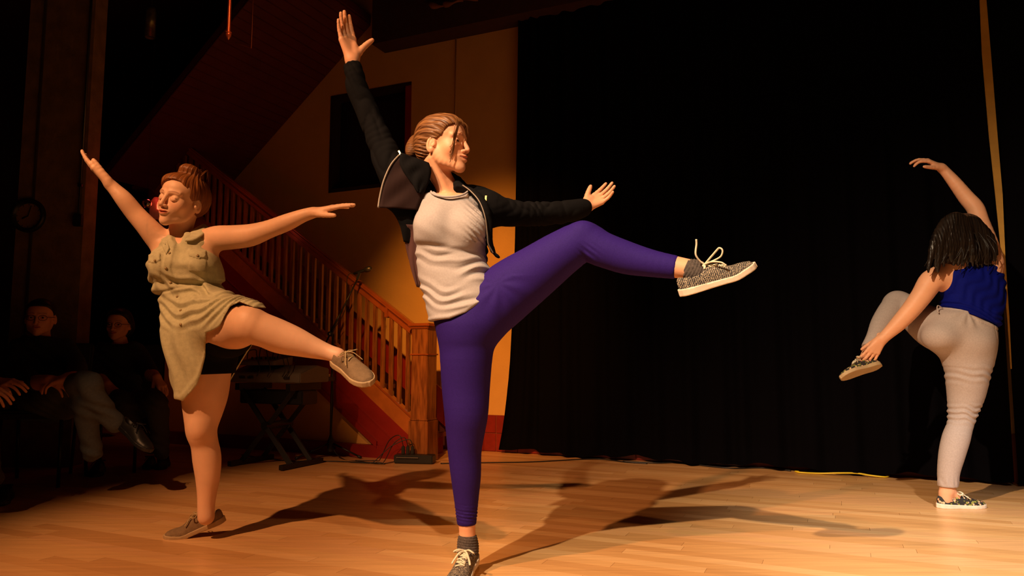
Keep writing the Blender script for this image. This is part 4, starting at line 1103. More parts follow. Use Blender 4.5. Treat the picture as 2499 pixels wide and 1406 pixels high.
    def jf(X, Y, Z):
        g = .0045 * np.exp(-((Z - kz) / .045) ** 2) * np.sin(Z * 210 + X * 55 + 1.5 * np.sin(X * 70)) * (X > 2.1)
        g = g + .0035 * np.exp(-((Z - tz) / .04) ** 2) * np.sin(Z * 160 + X * 30 + np.sin(X * 50)) * (X > 2.1)
        g = g + .002 * np.exp(-((Z - az) / .02) ** 2) * np.sin(X * 260 + Z * 40)
        wz = np.interp(X, hx, hz)
        g = g + .0035 * np.exp(-((Z - wz + .028) / .003) ** 2) * (X > P(2300, 0, D).x)           # waistband seam
        g = g + .003 * np.exp(-((X - P(2346, 0, D).x + .1 * (Z - wz)) / .0028) ** 2) * (Z > wz - .10) * (Y < D)
        r = np.hypot(X - P(2290, 0, D).x, Z - P(0, 762, D).z)
        return g + .003 * np.exp(-((r - .06) / .035) ** 2) * np.sin(np.arctan2(Z - P(0, 762, D).z, X - P(2290, 0, D).x) * 9)
    b = J.bounds(); J.disp(jf, b[0] - .02, b[1] + .02)
    wz2 = [P(x, y, D - .08) for x, y in ((2290, 745), (2304, 750), (2344, 760), (2383, 779), (2426, 796), (2460, 806))]; wx_ = np.array([p.x for p in wz2]); wz_ = np.array([p.z for p in wz2])
    a1 = P(2313, 1188, D).z; a2 = V3(P(2122, 852, D + .15)); d2 = V3(P(2122, 852, D + .15)) - V3(P(2136, 824, D + .18)); d2 /= np.linalg.norm(d2)
    J.clip(lambda X, Y, Z: np.where((X > P(2300, 0, D).x - .02) & (Z > .9), (Z - np.interp(X, wx_, wz_)) + 0 * Y, -.3).astype(F32), .004)
    J.clip(lambda X, Y, Z: np.where(X > 2.16, a1 - Z + 0 * X + 0 * Y, (X - a2[0]) * d2[0] + (Y - a2[1]) * d2[1] + (Z - a2[2]) * d2[2]).astype(F32), .003)
    v, q = J.mesh(.0045); tr = np_mesh('trousers', v, q, MAT['grey_denim'], root)
    mb = MB(); mb.tube(spline([P(2300, 752, D - .02), P(2289, 746, D - .03), P(2287, 754, D - .04), P(2291, 764, D - .05)], 5), .003, 6); mb.build('belt_loop', MAT['grey_denim'], tr, smooth=True)
    # shoes
    hl = G(2283, 1238); make_shoe(Frame((hl.x, D + .0, 0), (1, .02, 0), (0, -.03, 1), 1.0), MAT['floral_canvas'], MAT['white_rubber'], MAT['white_lace'], root, side=1, laces=4, lace_r=.0036, label='floral canvas shoe flat on the floor')
    hl = P(2152, 895, D + .08); tb = P(2052, 924, D + .02)
    make_shoe(Frame(hl, dir2(hl, tb), (-.22, .55, .8), 1.0), MAT['floral_canvas'], MAT['taupe_sole'], MAT['white_lace'], root, side=-1, laces=4, lace_r=.0036, label='floral canvas shoe lifted off the floor')
    return root
dancer_right()
# ---------------------------------------------------------------- the room
AX = Vector((-1, .45, 0)).normalized()         # along the back wall, to the left and away
NX = Vector((-.45, -1, 0)).normalized()        # out of the wall towards the room
def on_plane(px, py, p0, d=AX):
    rx = (px - 1249.5) / FPX; y = (703 - py) / FPX; ry = math.cos(TH) - y * math.sin(TH)
    t = (p0[0] * d.y - p0[1] * d.x) / (rx * d.y - ry * d.x)
    return Vector((t * rx, t * ry, CAMZ + t * (math.sin(TH) + y * math.cos(TH))))
WP = Vector((-.17, 6.17, 0)); SP = Vector((-.80, 5.66, 0)); CP = Vector((-.093, 6.05, 0)); CX = Vector((-1, .472, 0)).normalized()
W_ = lambda px, py: on_plane(px, py, WP)
S_ = lambda px, py: on_plane(px, py, SP)
C_ = lambda px, py: on_plane(px, py, CP, CX)
RZ = Matrix.Rotation(math.atan2(AX.y, AX.x), 3, 'Z')    # local x = along the wall (leftwards)

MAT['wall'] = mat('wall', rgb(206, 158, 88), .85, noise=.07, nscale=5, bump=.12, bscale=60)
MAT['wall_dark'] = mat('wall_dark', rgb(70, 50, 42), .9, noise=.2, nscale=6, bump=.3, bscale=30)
MAT['plaster'] = mat('plaster', rgb(140, 112, 78), .95, noise=.3, nscale=9, bump=.9, bscale=26)
MAT['red_paint'] = mat('red_paint', rgb(134, 28, 22), .45, noise=.15, nscale=8, bump=.1, bscale=30)
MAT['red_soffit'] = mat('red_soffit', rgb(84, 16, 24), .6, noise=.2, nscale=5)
MAT['red_tile'] = mat('red_tile', rgb(126, 30, 18), .4, noise=.2, nscale=20)
MAT['grout'] = mat('grout', rgb(120, 60, 40), .9)
def wood(name, c1, c2, stretch, rough=.35, coat=.2, bump=.15): return mat(name, c1, rough, col2=c2, nscale=3, stretch=stretch, bump=bump, bscale=3, coat=coat)
MAT['oak'] = wood('oak', rgb(150, 90, 44), rgb(104, 58, 26), (14, 14, 2))
MAT['oak_rail'] = mat('oak_rail', rgb(160, 82, 38), .22, noise=.25, nscale=7, coat=.5)
MAT['oak_board'] = mat('oak_board', rgb(176, 100, 44), .4, noise=.25, nscale=9)
MAT['tread'] = mat('tread', rgb(110, 60, 34), .5, noise=.2)
MAT['curtain'] = mat('curtain', (.0022, .0017, .0024, 1), 1.0, spec=.03, bump=.2, bscale=150)
MAT['black_plastic'] = mat('black_plastic', (.012, .012, .013, 1), .45)
MAT['black_metal'] = mat('black_metal', (.014, .013, .013, 1), .35, .2)
MAT['grey_plastic'] = mat('grey_plastic', rgb(104, 96, 88), .5, noise=.1)
MAT['chrome'] = mat('chrome', (.8, .78, .74, 1), .15, 1)
MAT['dark_metal'] = mat('dark_metal', (.10, .09, .08, 1), .4, .8)

# floor of hardwood strips running along the room
FD = Vector((1, -.45, 0)).normalized(); FN = Vector((.45, 1, 0)).normalized()
BW = .070
def floor_mat(i):
    base = [(220, 170, 112), (214, 162, 104), (226, 177, 120), (206, 154, 98), (218, 166, 112)][i]
    c = rgb(*base); c2 = tuple(x * .80 for x in c[:3]) + (1,)
    m = mat('maple_strip', c, .30, col2=c2, nscale=2.2, stretch=(1, 1, 1), coat=.25)
    nt = m.node_tree; N = nt.nodes; L = nt.links
    mp = [n for n in N if n.type == 'MAPPING'][0]; mp.inputs['Rotation'].default_value = (0, 0, math.atan(.45)); mp.inputs['Scale'].default_value = (1.3, 26, 1)
    N['Principled BSDF'].inputs['Coat Roughness'].default_value = .28
    tx = [n for n in N if n.type == 'TEX_NOISE'][0]; tx.inputs['Detail'].default_value = 8
    rr = [n for n in N if n.type == 'VALTORGB'][0]; rr.color_ramp.elements[0].position = .3; rr.color_ramp.elements[1].position = .62
    t2 = N.new('ShaderNodeTexCoord'); n3 = N.new('ShaderNodeTexNoise'); n3.inputs['Scale'].default_value = 1.6; n3.inputs['Detail'].default_value = 5; L.new(t2.outputs['Object'], n3.inputs['Vector'])
    mr = N.new('ShaderNodeMapRange'); mr.inputs[3].default_value = .26; mr.inputs[4].default_value = .46; L.new(n3.outputs['Fac'], mr.inputs[0]); L.new(mr.outputs[0], N['Principled BSDF'].inputs['Roughness'])
    return m
FM = [floor_mat(i) for i in range(5)]
MAT['subfloor'] = mat('subfloor', rgb(70, 40, 20), .8)
fl = MB().box((0, 3.4, -.06), (12.4, 16, .08)).build('floor', MAT['subfloor'], kind='structure')
def strip_box(mb, u0, u1, v):        # along FD from u0 to u1, row centre v
    c = FD * ((u0 + u1) / 2) + FN * v; mb.box((c.x, c.y, -.0105), (u1 - u0 - .0012, BW - .0012, .021), Matrix(((FD.x, FN.x, 0), (FD.y, FN.y, 0), (0, 0, 1))))
rf = random.Random(11); rest = [MB() for _ in range(5)]; near = []
for r in range(-62, 132):
    v = (r + .5) * BW; u = -9.5 + rf.random()
    while u < 9.5:
        L = rf.uniform(.45, 1.5); c = FD * (u + L / 2) + FN * v; k = rf.randrange(5)
        ends = [FD * t + FN * v for t in (u, u + L / 2, u + L)]
        ys = c.y
        vis = any(e.y > 2.3 and abs(e.x) < .76 * e.y + .1 for e in ends)
        if abs(c.x) < 6.2 and -4.4 < c.y < 11.2:
            if vis and 2.35 < min(e.y for e in ends) + .35 and c.y < 4.3: near.append((c.y, u, u + L, v, k))
            else: strip_box(rest[k], u, u + L, v)
        u += L
near.sort()
for n_, (cy, u0, u1, v, k) in enumerate(near):
    if n_ < 290:
        m_ = MB(); strip_box(m_, u0, u1, v); o = m_.build('plank', FM[k], fl)
    else: strip_box(rest[k], u0, u1, v)
for k in range(5): rest[k].build('far_planks', FM[k], fl, kind='stuff')

# enclosing shell
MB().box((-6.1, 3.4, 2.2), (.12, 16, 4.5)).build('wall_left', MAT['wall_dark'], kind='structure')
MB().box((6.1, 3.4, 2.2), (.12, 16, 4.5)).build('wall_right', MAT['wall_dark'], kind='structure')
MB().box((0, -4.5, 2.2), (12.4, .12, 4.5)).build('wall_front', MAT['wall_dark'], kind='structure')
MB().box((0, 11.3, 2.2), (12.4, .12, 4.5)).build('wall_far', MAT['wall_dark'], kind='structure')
MB().box((0, 3.4, 4.52), (12.4, 16, .12)).build('ceiling', mat('ceiling_red', rgb(70, 22, 22), .8), kind='structure')

# back wall with window opening
def wall_pt(px, py): return W_(px, py)
cw = [wall_pt(805, 352), wall_pt(1003, 325)]
zt = (wall_pt(805, 240).z + wall_pt(1003, 195).z) / 2; zb = (wall_pt(805, 465).z + wall_pt(1003, 455).z) / 2
def wl_seg(mb, pa, pb, z0, z1, th=.14):
    a = Vector((pa.x, pa.y, 0)); b = Vector((pb.x, pb.y, 0)); q = [a + Vector((0, 0, z0)), b + Vector((0, 0, z0)), b + Vector((0, 0, z1)), a + Vector((0, 0, z1))]
    mb.prism(q, -NX * th); return mb
far = WP + AX * 3.3; nearr = WP - AX * 6.0
mb = MB()
wl_seg(mb, far, cw[0], 0, 4.46); wl_seg(mb, cw[0], cw[1], 0, zb); wl_seg(mb, cw[0], cw[1], zt, 4.46); wl_seg(mb, cw[1], nearr, 0, 4.46)
mb.build('wall_back', MAT['wall'], kind='structure')
mb = MB(); wl_seg(mb, cw[0] - NX * .13, cw[1] - NX * .13, zb, zt, .02); wn = mb.build('window_1', mat('dark_glass', (.010, .006, .010, 1), .25), kind='structure')
e = .035
for nm_, mt_, segs in (('window_frame', mat('dark_frame', rgb(40, 16, 12), .6), ((cw[0], cw[0] - AX * e, zb, zt), (cw[0], cw[1], zt - e, zt), (cw[0], cw[1], zb, zb + e))), ('jamb', MAT['red_paint'], ((cw[1] + AX * .065, cw[1], zb, zt),))):
    mb = MB()
    for pa, pb, z0, z1 in segs:
        a = Vector((pa.x, pa.y, 0)) - NX * .12; b = Vector((pb.x, pb.y, 0)) - NX * .12
        mb.prism([a + Vector((0, 0, z0)), b + Vector((0, 0, z0)), b + Vector((0, 0, z1)), a + Vector((0, 0, z1))], NX * .125)
    mb.build(nm_, mt_, wn)
# beam above the wall, red tiled base right of the stair
b0 = WP + AX * 1.15; b1 = WP - AX * 6
MB().prism([Vector((b0.x, b0.y, 3.70)), Vector((b1.x, b1.y, 3.66)), Vector((b1.x, b1.y, 4.46)), Vector((b0.x, b0.y, 4.46))], NX * .22).build('trim_2', mat('beam', rgb(58, 26, 20), .8, noise=.3), kind='structure')
bb = MB().prism([WP + AX * .55 + NX * .001, WP - AX * 5.9 + NX * .001, WP - AX * 5.9 + NX * .001 + Vector((0, 0, .305)), WP + AX * .55 + NX * .001 + Vector((0, 0, .305))], NX * .012).build('baseboard_back', MAT['grout'], kind='structure')
for r in range(2):
    for k in range(-2, 10):
        a = WP - AX * (k * .20 + .05) + NX * .014; c = a - AX * .097
        MB().box((c.x, c.y, .079 + r * .152), (.194, .012, .146), RZ).build('tile', MAT['red_tile'], bb, bevel=.002)
# thin conduit on the wall
a = W_(1115, 55); b = W_(1111, 305)
tag(MB().tube([a + NX * .012, Vector((a.x, a.y, b.z)) + NX * .012, Vector((a.x, a.y, 1.2)) + NX * .012], .0065, 8).build('conduit', MAT['wall'], smooth=True), 'thin painted conduit running down the ochre wall above the head', 'pipe')

# underside of an upper flight: red boards
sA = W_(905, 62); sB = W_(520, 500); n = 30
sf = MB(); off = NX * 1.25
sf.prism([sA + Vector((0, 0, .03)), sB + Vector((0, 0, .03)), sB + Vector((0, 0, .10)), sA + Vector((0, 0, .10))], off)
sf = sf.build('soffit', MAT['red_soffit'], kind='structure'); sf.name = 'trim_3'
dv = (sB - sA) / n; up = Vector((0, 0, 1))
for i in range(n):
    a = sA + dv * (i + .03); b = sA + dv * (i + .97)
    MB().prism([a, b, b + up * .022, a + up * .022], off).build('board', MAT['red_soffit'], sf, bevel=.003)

# ---------------------------------------------------------------- staircase
def lin(p, q): return lambda x: p.z + (q.z - p.z) * (x - p.x) / (q.x - p.x)
railL = lin(S_(1007, 812), S_(560, 452)); strL = lin(S_(999, 1012), S_(787, 812)); orgL = lin(S_(997, 1062), S_(808, 882)); sofL = lin(S_(921, 1096), S_(665, 843))
x0 = S_(1008, 900).x; xE = -3.55
def SPt(x, z, o=0.0): 
    p = SP + AX * ((SP.x - x) / -AX.x) * 1.0; p = Vector((x, SP.y + (x - SP.x) * AX.y / AX.x, z)); return p + NX * o
st = thing('staircase', 'oak and red staircase with balusters rising to the left along the ochre wall', 'stairs', SPt(x0, 0))
MB().prism([SPt(x0, orgL(x0)), SPt(xE, orgL(xE)), SPt(xE, strL(xE)), SPt(x0, strL(x0))], -NX * .045).build('stringer', MAT['oak_board'], st)
mb = MB(); mb.prism([SPt(x0, strL(x0) - .012, .008), SPt(xE, strL(xE) - .012, .008), SPt(xE, strL(xE) + .006, .008), SPt(x0, strL(x0) + .006, .008)], -NX * .06); mb.build('stringer_cap', MAT['oak_rail'], st)
# red spandrel
xs = S_(921, 1096).x
mb = MB(); mb.prism([SPt(x0, .02), SPt(xs, .10), SPt(xE, sofL(xE)), SPt(xE, orgL(xE)), SPt(x0, orgL(x0))], -NX * .035); mb.build('spandrel_panel', MAT['red_paint'], st)
mid = lambda x: (orgL(x) * .55 + sofL(x) * .45)
mb = MB(); mb.prism([SPt(x0, mid(x0) - .004, .006), SPt(xE, mid(xE) - .004, .006), SPt(xE, mid(xE) + .006, .006), SPt(x0, mid(x0) + .006, .006)], -NX * .01); mb.build('panel_bead', MAT['red_paint'], st)
mb = MB(); mb.prism([SPt(xs, .08, .018), SPt(xE, sofL(xE) - .02, .018), SPt(xE, sofL(xE) + .03, .018), SPt(xs, .13, .018)], -NX * .06); mb.build('soffit_moulding', MAT['red_paint'], st)
# treads
run = .235; rise = abs(strL(x0 - 1) - strL(x0)) * run
for i in range(13):
    xa = x0 - i * run; zt_ = (i + 1) * rise - .02
    if zt_ > 2.9: break
    a = SPt(xa, 0, -.03); wdt = .44
    MB().prism([SPt(xa, zt_ - .035, -.045), SPt(xa - run, zt_ - .035, -.045), SPt(xa - run, zt_, -.045), SPt(xa + .03, zt_, -.045), SPt(xa + .03, zt_ - .035, -.045)], -NX * wdt).build('tread', MAT['tread'], st)
    MB().prism([SPt(xa, zt_ - rise, -.045), SPt(xa - .02, zt_ - rise, -.045), SPt(xa - .02, zt_ - .036, -.045), SPt(xa, zt_ - .036, -.045)], -NX * wdt).build('riser', MAT['red_paint'], st)
# balusters
k = 0; x = x0 - .055
bal = None
while x > -3.45:
    zb_ = strL(x) + .004; ztp = railL(x) - .015
    c = SPt(x, 0, -.022)
    m_ = MB()
    for dz0, dz1, w_ in ((0, .0, 0),):
        m_.box((c.x, c.y, (zb_ + ztp) / 2 - .02), (.030, .030, ztp - zb_ + .07), RZ)
    m_.build('baluster', MAT['oak'], st, bevel=.003)
    x -= .0725; k += 1
rl = MB(); xr = x0 + .0
def railbar(z0, z1, w_, o): rl_ = [SPt(x0 + .01, railL(x0) + z0, o), SPt(-3.5, railL(-3.5) + z0, o), SPt(-3.5, railL(-3.5) + z1, o), SPt(x0 + .01, railL(x0) + z1, o)]; return MB().prism(rl_, -NX * w_)
railbar(.015, .062, .068, .012).build('handrail', MAT['oak_rail'], st, bevel=.012)
railbar(-.035, .013, .040, -.002).build('rail_fillet', MAT['oak_rail'], st, bevel=.004)
xb = S_(944, 760).x; c = SPt(xb, railL(xb) - .005, -.02); MB().box(c, (.028, .080, .085), RZ).build('rail_bracket', MAT['oak_rail'], st, bevel=.006)
# newel post
c = SPt(x0 + .085, 0, -.01)
nw = MB().box((c.x, c.y, .66), (.145, .145, .75), RZ).build('newel_post', MAT['oak'], st, bevel=.004)
MB().box((c.x, c.y, .155), (.170, .170, .31), RZ).build('newel_base', MAT['oak'], nw, bevel=.005)
MB().box((c.x, c.y, .318), (.158, .158, .02), RZ).build('base_moulding', MAT['oak'], nw, bevel=.006)
MB().box((c.x, c.y, .815), (.162, .162, .012), RZ).build('collar', MAT['oak_rail'], nw, bevel=.003)
MB().box((c.x, c.y, 1.043), (.190, .190, .026), RZ).box((c.x, c.y, 1.022), (.165, .165, .02), RZ).build('newel_cap', MAT['oak_rail'], nw, bevel=.006)
# wall under the stair
und = MB(); xl_ = -3.3
und.prism([SPt(x0, .0, -.04), SPt(xl_, .0, -.04), SPt(xl_, sofL(xl_) + .02, -.04), SPt(xs, .10, -.04), SPt(x0, .06, -.04)], -NX * .05); und.build('wall_stair', MAT['wall'], kind='structure')
MB().prism([SPt(x0 + .0, 0, .012), SPt(xl_, 0, .012), SPt(xl_, .115, .012), SPt(x0, .095, .012)], -NX * .05).build('baseboard_stair', MAT['red_paint'], kind='structure')
# skirting board up the wall beside the stair
wz = lambda x: railL(x) - .62
MB().prism([SPt(x0 + .25, .02, -.49), SPt(xE, strL(xE) - .1, -.49), SPt(xE, strL(xE) + .15, -.49), SPt(x0 + .1, strL(x0) + .10, -.49), SPt(x0 + .25, .30, -.49)], -NX * .015).build('wall_skirting', MAT['red_paint'], st)

# ---------------------------------------------------------------- curtains and the strip of wall between them
def curtain(name, label, x_a, x_b, edge=None, seed=1, top=4.43):
    nu = int((x_b - x_a) / .018); nv = 30; v = []; rs = random.Random(seed)
    ph = [rs.uniform(0, 6) for _ in range(6)]
    d = Vector((1, -.472, 0))
    for j in range(nv + 1):
        t = j / nv; 
        for i in range(nu + 1):
            s = x_a + (x_b - x_a) * i / nu
            z0 = .030 + .012 * math.sin(s * 7.3 + ph[0]) + .008 * math.sin(s * 23 + ph[1])
            z = z0 + (top - z0) * t
            x = s
            if edge: x += edge(z) * max(0, 1 - (s - x_a) / .35)
            f = (.022 * math.sin(s * 31 + 1.4 * math.sin(s * 5 + ph[2]) + .35 * math.sin(z * 1.3 + s * 3)) + .014 * math.sin(s * 57 + ph[3])) * (1.0 - .25 * t) + .010 * math.sin(s * 9 + z * 1.1 + ph[4])
            p = CP + d * (x - CP.x) + NX * (f + .010)
            v.append((p.x, p.y, z))
    q = [(j * (nu + 1) + i, j * (nu + 1) + i + 1, (j + 1) * (nu + 1) + i + 1, (j + 1) * (nu + 1) + i) for j in range(nv) for i in range(nu)]
    vv = np.array(v); back = vv + np.array(-NX) * .006; m = len(vv); q = np.array(q)
    rim = []
    for i in range(nu): rim.append((i, m + i, m + i + 1, i + 1))
    for j in range(nv): a = j * (nu + 1); b = (j + 1) * (nu + 1); rim += [(a, b, m + b, m + a), (a + nu, m + a + nu, m + b + nu, b + nu)]
    o = np_mesh(name, np.concatenate([vv, back]), np.concatenate([q[:, ::-1], q + m, np.array(rim)]), MAT['curtain'])
    return tag(o, label, 'curtain')
gx = C_(2415, 400).x
edge = lambda z: np.interp(z, [0, .1, .25, .42, .7, 1.2, 1.8, 3.6, 4.4], [-.01, .01, .035, .055, .082, .105, .122, .155, .16])
curtain('stage_curtain', 'wide black stage curtain behind the dancers, its left edge on the ochre wall', -.09, gx + .02, edge, 1)
curtain('stage_curtain', 'narrow black curtain at the right end, beyond the yellow strip', gx + .035, 4.6, None, 4)
sp = [(2384, -60), (2398, -60), (2402, 0), (2414, 140), (2430, 340), (2442, 480), (2449, 640), (2458, 775), (2464, 900), (2461, 900), (2453, 775), (2440, 640), (2424, 480), (2409, 340), (2392, 140), (2386, 0)]
MB().prism([C_(a, b) + NX * .062 for a, b in sp], -NX * .006).build('trim_1', mat('yellow_strip', rgb(190, 142, 50), .6, noise=.15, nscale=10), kind='structure')
# bunched cloth at the top of the wall
mb = MB()
for i in range(5):
    a = W_(1085 + i * 36, 40 - i * 7 + (i % 2) * 8); b = W_(1125 + i * 36, 44 - i * 9 - (i % 2) * 6)
    mb.tube(spline([a + NX * .26, (a + b) / 2 + NX * .29 - Vector((0, 0, .03)), b + NX * .26], 5), [.02 + .012 * math.sin(k * .6 + i) for k in range(11)], 8)
vl = mb.build('bunched_cloth', mat('brown_cloth', rgb(120, 72, 40), .9, noise=.3), smooth=True); tag(vl, 'bunched brown cloth gathered at the top of the wall by the curtain', 'cloth')
vl['kind'] = 'stuff'

# pillar at the left with clock and conduit
pc = P(134, 500, 5.3)
MB().box((P(124, 500, 5.3).x, 5.38, 2.2), (M(166, 5.3), .16, 4.4), ).build('wall_pillar', MAT['plaster'], kind='structure')
MB().box((P(82, 500, 5.3).x, 5.296, 2.2), (.016, .010, 4.4)).build('trim_4', MAT['wall_dark'], kind='structure')
ck = thing('wall_clock', 'round black-rimmed clock on the dark plaster pillar', 'clock', P(71, 527, 5.28))
cc = P(71, 527, 5.296)
MB().lathe([(0, .002), (.092, .002), (.098, .02), (.112, .034), (.124, .028), (.128, 0)], cc, (0, -1, 0), 40).build('rim', MAT['black_plastic'], ck, smooth=True)
MB().lathe([(0, .006), (.095, .006)], cc, (0, -1, 0), 40).build('dial', mat('dial', rgb(150, 120, 84), .4), ck)
MB().bar(cc + Vector((0, -.010, 0)), cc + Vector((-.045, -.010, -.022)), .008, .002, up=(0, 1, 0)).build('hour_hand', MAT['black_plastic'], ck)
MB().bar(cc + Vector((0, -.012, 0)), cc + Vector((.02, -.012, .075)), .005, .002, up=(0, 1, 0)).build('minute_hand', MAT['black_plastic'], ck)
for i in range(12):
    an = i * math.pi / 6; MB().bar(cc + Vector((.080 * math.sin(an), -.008, .080 * math.cos(an))), cc + Vector((.090 * math.sin(an), -.008, .090 * math.cos(an))), .005, .002, up=(0, 1, 0)).build('hour_mark', MAT['black_plastic'], ck)
cx = P(190, 520, 5.27).x
ct = thing('conduit', 'metal conduit on the plaster pillar ending in a small black box', 'pipe', (cx, 5.28, P(190, 525, 5.27).z))
MB().tube([(cx, 5.285, P(0, 522, 5.27).z), (cx, 5.285, 4.4)], .0085, 10).build('tube', MAT['dark_metal'], ct, smooth=True)
MB().box((cx, 5.283, P(0, 420, 5.27).z - .1), (.03, .025, .02)).build('clamp', MAT['black_metal'], ct)
MB().box((cx, 5.280, P(0, 538, 5.27).z), (.06, .04, .085)).build('junction_box', MAT['black_plastic'], ct, bevel=.004)

# hanging things up left
a = P(557, 98, 5.0)
pn = thing('pendant_rod', 'slim red-lit metal rod with a pointed tip hanging from the dark ceiling', 'rod', a)
MB().lathe([(0, 0), (.010, .012), (.018, .030), (.020, .045), (.014, .055), (.012, .065), (.011, 1.6)], a, (0, 0, 1), 16).build('rod', mat('copper', (.75, .25, .12, 1), .3, .6), pn, smooth=True)
MB().lathe([(.013, .048), (.022, .052), (.022, .060), (.013, .064)], a, (0, 0, 1), 16).build('ring', mat('copper_ring', (.75, .25, .12, 1), .3, .6), pn, smooth=True)
a = P(366, 92, 5.6)
cy_ = thing('ceiling_spotlight', 'dim cylindrical ceiling lamp left of the red rod, unlit', 'lamp', a)
MB().lathe([(.0, .01), (.036, .01), (.040, 0), (.040, .22), (.030, .25), (.008, .26), (.008, 1.2)], a, (0, 0, 1), 20).build('housing', mat('aged_metal', rgb(120, 116, 84), .35, .7, noise=.4, nscale=30), cy_, smooth=True)
a = P(613, 118, 5.6)
tag(MB().tube([a + Vector((0, 0, 1.4)), a, a + Vector((-.05, 0, .02)), a + Vector((-.13, 0, .05))], .004, 6).build('wire_hook', mat('copper_wire', (.6, .2, .1, 1), .4, .6), smooth=True), 'small bent wire hanging right of the red rod', 'wire')

# red lamp on the stair wall and a faceted glass ball
a = P(384, 508, 5.75)
lamp = thing('wall_lamp', 'small glowing red lamp right behind the left dancer\'s face', 'lamp', a)
MB().lathe([(.02, -.09), (.050, -.085), (.058, -.03), (.052, .05), (.030, .085), (.0, .09)], a, (0, 0, 1), 24).build('shade', mat('frosted_shade', rgb(120, 90, 70), .5, emit=(1, .10, .04, 1), estr=.05), lamp, smooth=True)
b_ = a + Vector((.040, -.055, .01))
MB().lathe([(0, -.035), (.014, -.03), (.016, 0), (.012, .028), (0, .034)], b_, (0, 0, 1), 16).build('red_bulb', mat('red_bulb', (1, .1, .05, 1), .3, emit=(1, .08, .03, 1), estr=4), lamp, smooth=True)
pl = bpy.data.lights.new('red_lamp_light', 'POINT'); pl.energy = .55; pl.color = (1, .05, .04); pl.shadow_soft_size = .04
po = bpy.data.objects.new('red_lamp_light', pl); COL.objects.link(po); po.location = a + Vector((.02, -.10, .12))
a = P(358, 497, 5.55)
gb = thing('mirror_ball', 'small faceted glass ball left of the glowing red lamp', 'ornament', a)
mb = MB(); R_ = .036
for j in range(8):
    t0 = math.pi * j / 8; t1 = math.pi * (j + 1) / 8
    for i in range(12):
        p0 = 2 * math.pi * i / 12; p1 = 2 * math.pi * (i + .92) / 12
        q = [a + Vector((R_ * math.sin(t) * math.cos(p), R_ * math.sin(t) * math.sin(p), R_ * math.cos(t))) for t, p in ((t0 + .02, p0), (t1 - .02, p0), (t1 - .02, p1), (t0 + .02, p1))]
        mb.quad(*q)
mb.lathe([(0, -.034), (.024, -.024), (.034, 0), (.024, .024), (0, .034)], a, (0, 0, 1), 12)
mb.build('facets', mat('mirror', (.9, .9, .95, 1), .12, 1), gb)
MB().tube([a + Vector((0, 0, .03)), a + Vector((0, 0, 2.2))], .0012, 4).build('cord', MAT['black_metal'], gb)
# ---------------------------------------------------------------- keyboard on its stand, microphone, cables
kd = (S_(700, 1000) - S_(620, 1000)).normalized(); kd.z = 0; kd.normalize(); kn = Vector((kd.y, -kd.x, 0))
if kn.y > 0: kn = -kn
ko = Vector((P(668, 912, 5.30).x, 5.42, 0)); KR = Matrix((kd, -kn, Vector((0, 0, 1)))).transposed()
def K(u, v, z): return ko + kd * u - kn * v + Vector((0, 0, z))
kb = thing('keyboard', 'grey stage keyboard seen from the back on a crossed black stand', 'keyboard', K(0, 0, .0))
MB().prism([K(-.34, -.16, .61), K(-.34, .16, .61), K(-.34, .16, .71), K(-.34, .02, .735), K(-.34, -.16, .68)], kd * .68).build('case', MAT['grey_plastic'], kb, bevel=.006)
mb = MB(); 
for i in range(28): mb.box(K(-.30 + i * .0215, .195, .655), (.0205, .075, .02), KR)
mb.build('white_keys', mat('ivory', rgb(210, 196, 170), .4), kb, kind='stuff')
MB().box(K(0, .19, .63), (.66, .10, .03), KR).build('key_bed', MAT['black_plastic'], kb)
for u in (-.2, -.12, .22): MB().box(K(u, -.166, .645), (.05, .01, .015), KR).build('socket', MAT['dark_metal'], kb)
bx_ = thing('mixer', 'small flat grey mixer with cables lying on the keyboard', 'mixer', K(-.12, -.02, .735))
MB().prism([K(-.28, -.13, .735), K(-.28, .08, .735), K(-.28, .08, .80), K(-.28, -.13, .765)], kd * .34).build('case', MAT['grey_plastic'], bx_, bevel=.004)
for i in range(6): MB().lathe([(0, .018), (.008, .018), (.009, 0)], K(-.22 + i * .045, -.05, .778), (0, 0, 1), 10).build('knob', MAT['black_plastic'], bx_)
rs = random.Random(3)
for i, (u0, u1, h_) in enumerate(((-.26, -.08, .06), (-.16, .02, .085), (-.05, .16, .05), (-.02, .20, .04))):
    pts = [K(u0, -.06 + i * .02, .782), K(u0 + .03, -.08 + i * .02, .79 + h_ * .8), K((u0 + u1) / 2, -.07, .79 + h_), K(u1 - .04, -.11, .79 + h_ * .4), K(u1 + .02, -.15, .75), K(u1 + .06, -.18, .70), K(u1 + .03, -.175, .655)]
    tag(MB().tube(spline(pts, 6), .0038, 6).build('audio_cable', MAT['black_plastic'], smooth=True), ['black cable looping over the left end of the mixer', 'black cable arching over the middle of the mixer', 'black cable with a low loop on the mixer right side', 'lowest black cable crossing from mixer to keyboard'][i], 'cable')
ks = thing('keyboard_stand', 'crossed black metal stand under the grey keyboard', 'stand', K(0, 0, 0))
for v in (-.11, .11):
    for s in (-1, 1):
        MB().bar(K(-.24 * s, v + .012 * s, .03), K(.24 * s, v + .012 * s, .56), .032, .026, up=(0, 1, 0)).build('leg', MAT['black_metal'], ks)
for u in (-.24, .24):
    MB().bar(K(u, -.22, .022), K(u, .22, .022), .034, .034).build('foot_bar', MAT['black_metal'], ks)
    MB().bar(K(u, -.17, .578), K(u, .17, .578), .04, .05).build('top_bar', MAT['black_metal'], ks)
MB().lathe([(0, -.14), (.03, -.14), (.03, .14), (0, .14)], K(0, 0, .295), -kn, 14).build('pivot', MAT['black_metal'], ks)
dk = thing('equipment_case', 'flat black equipment case on the stand below the keyboard', 'case', K(0, 0, .45))
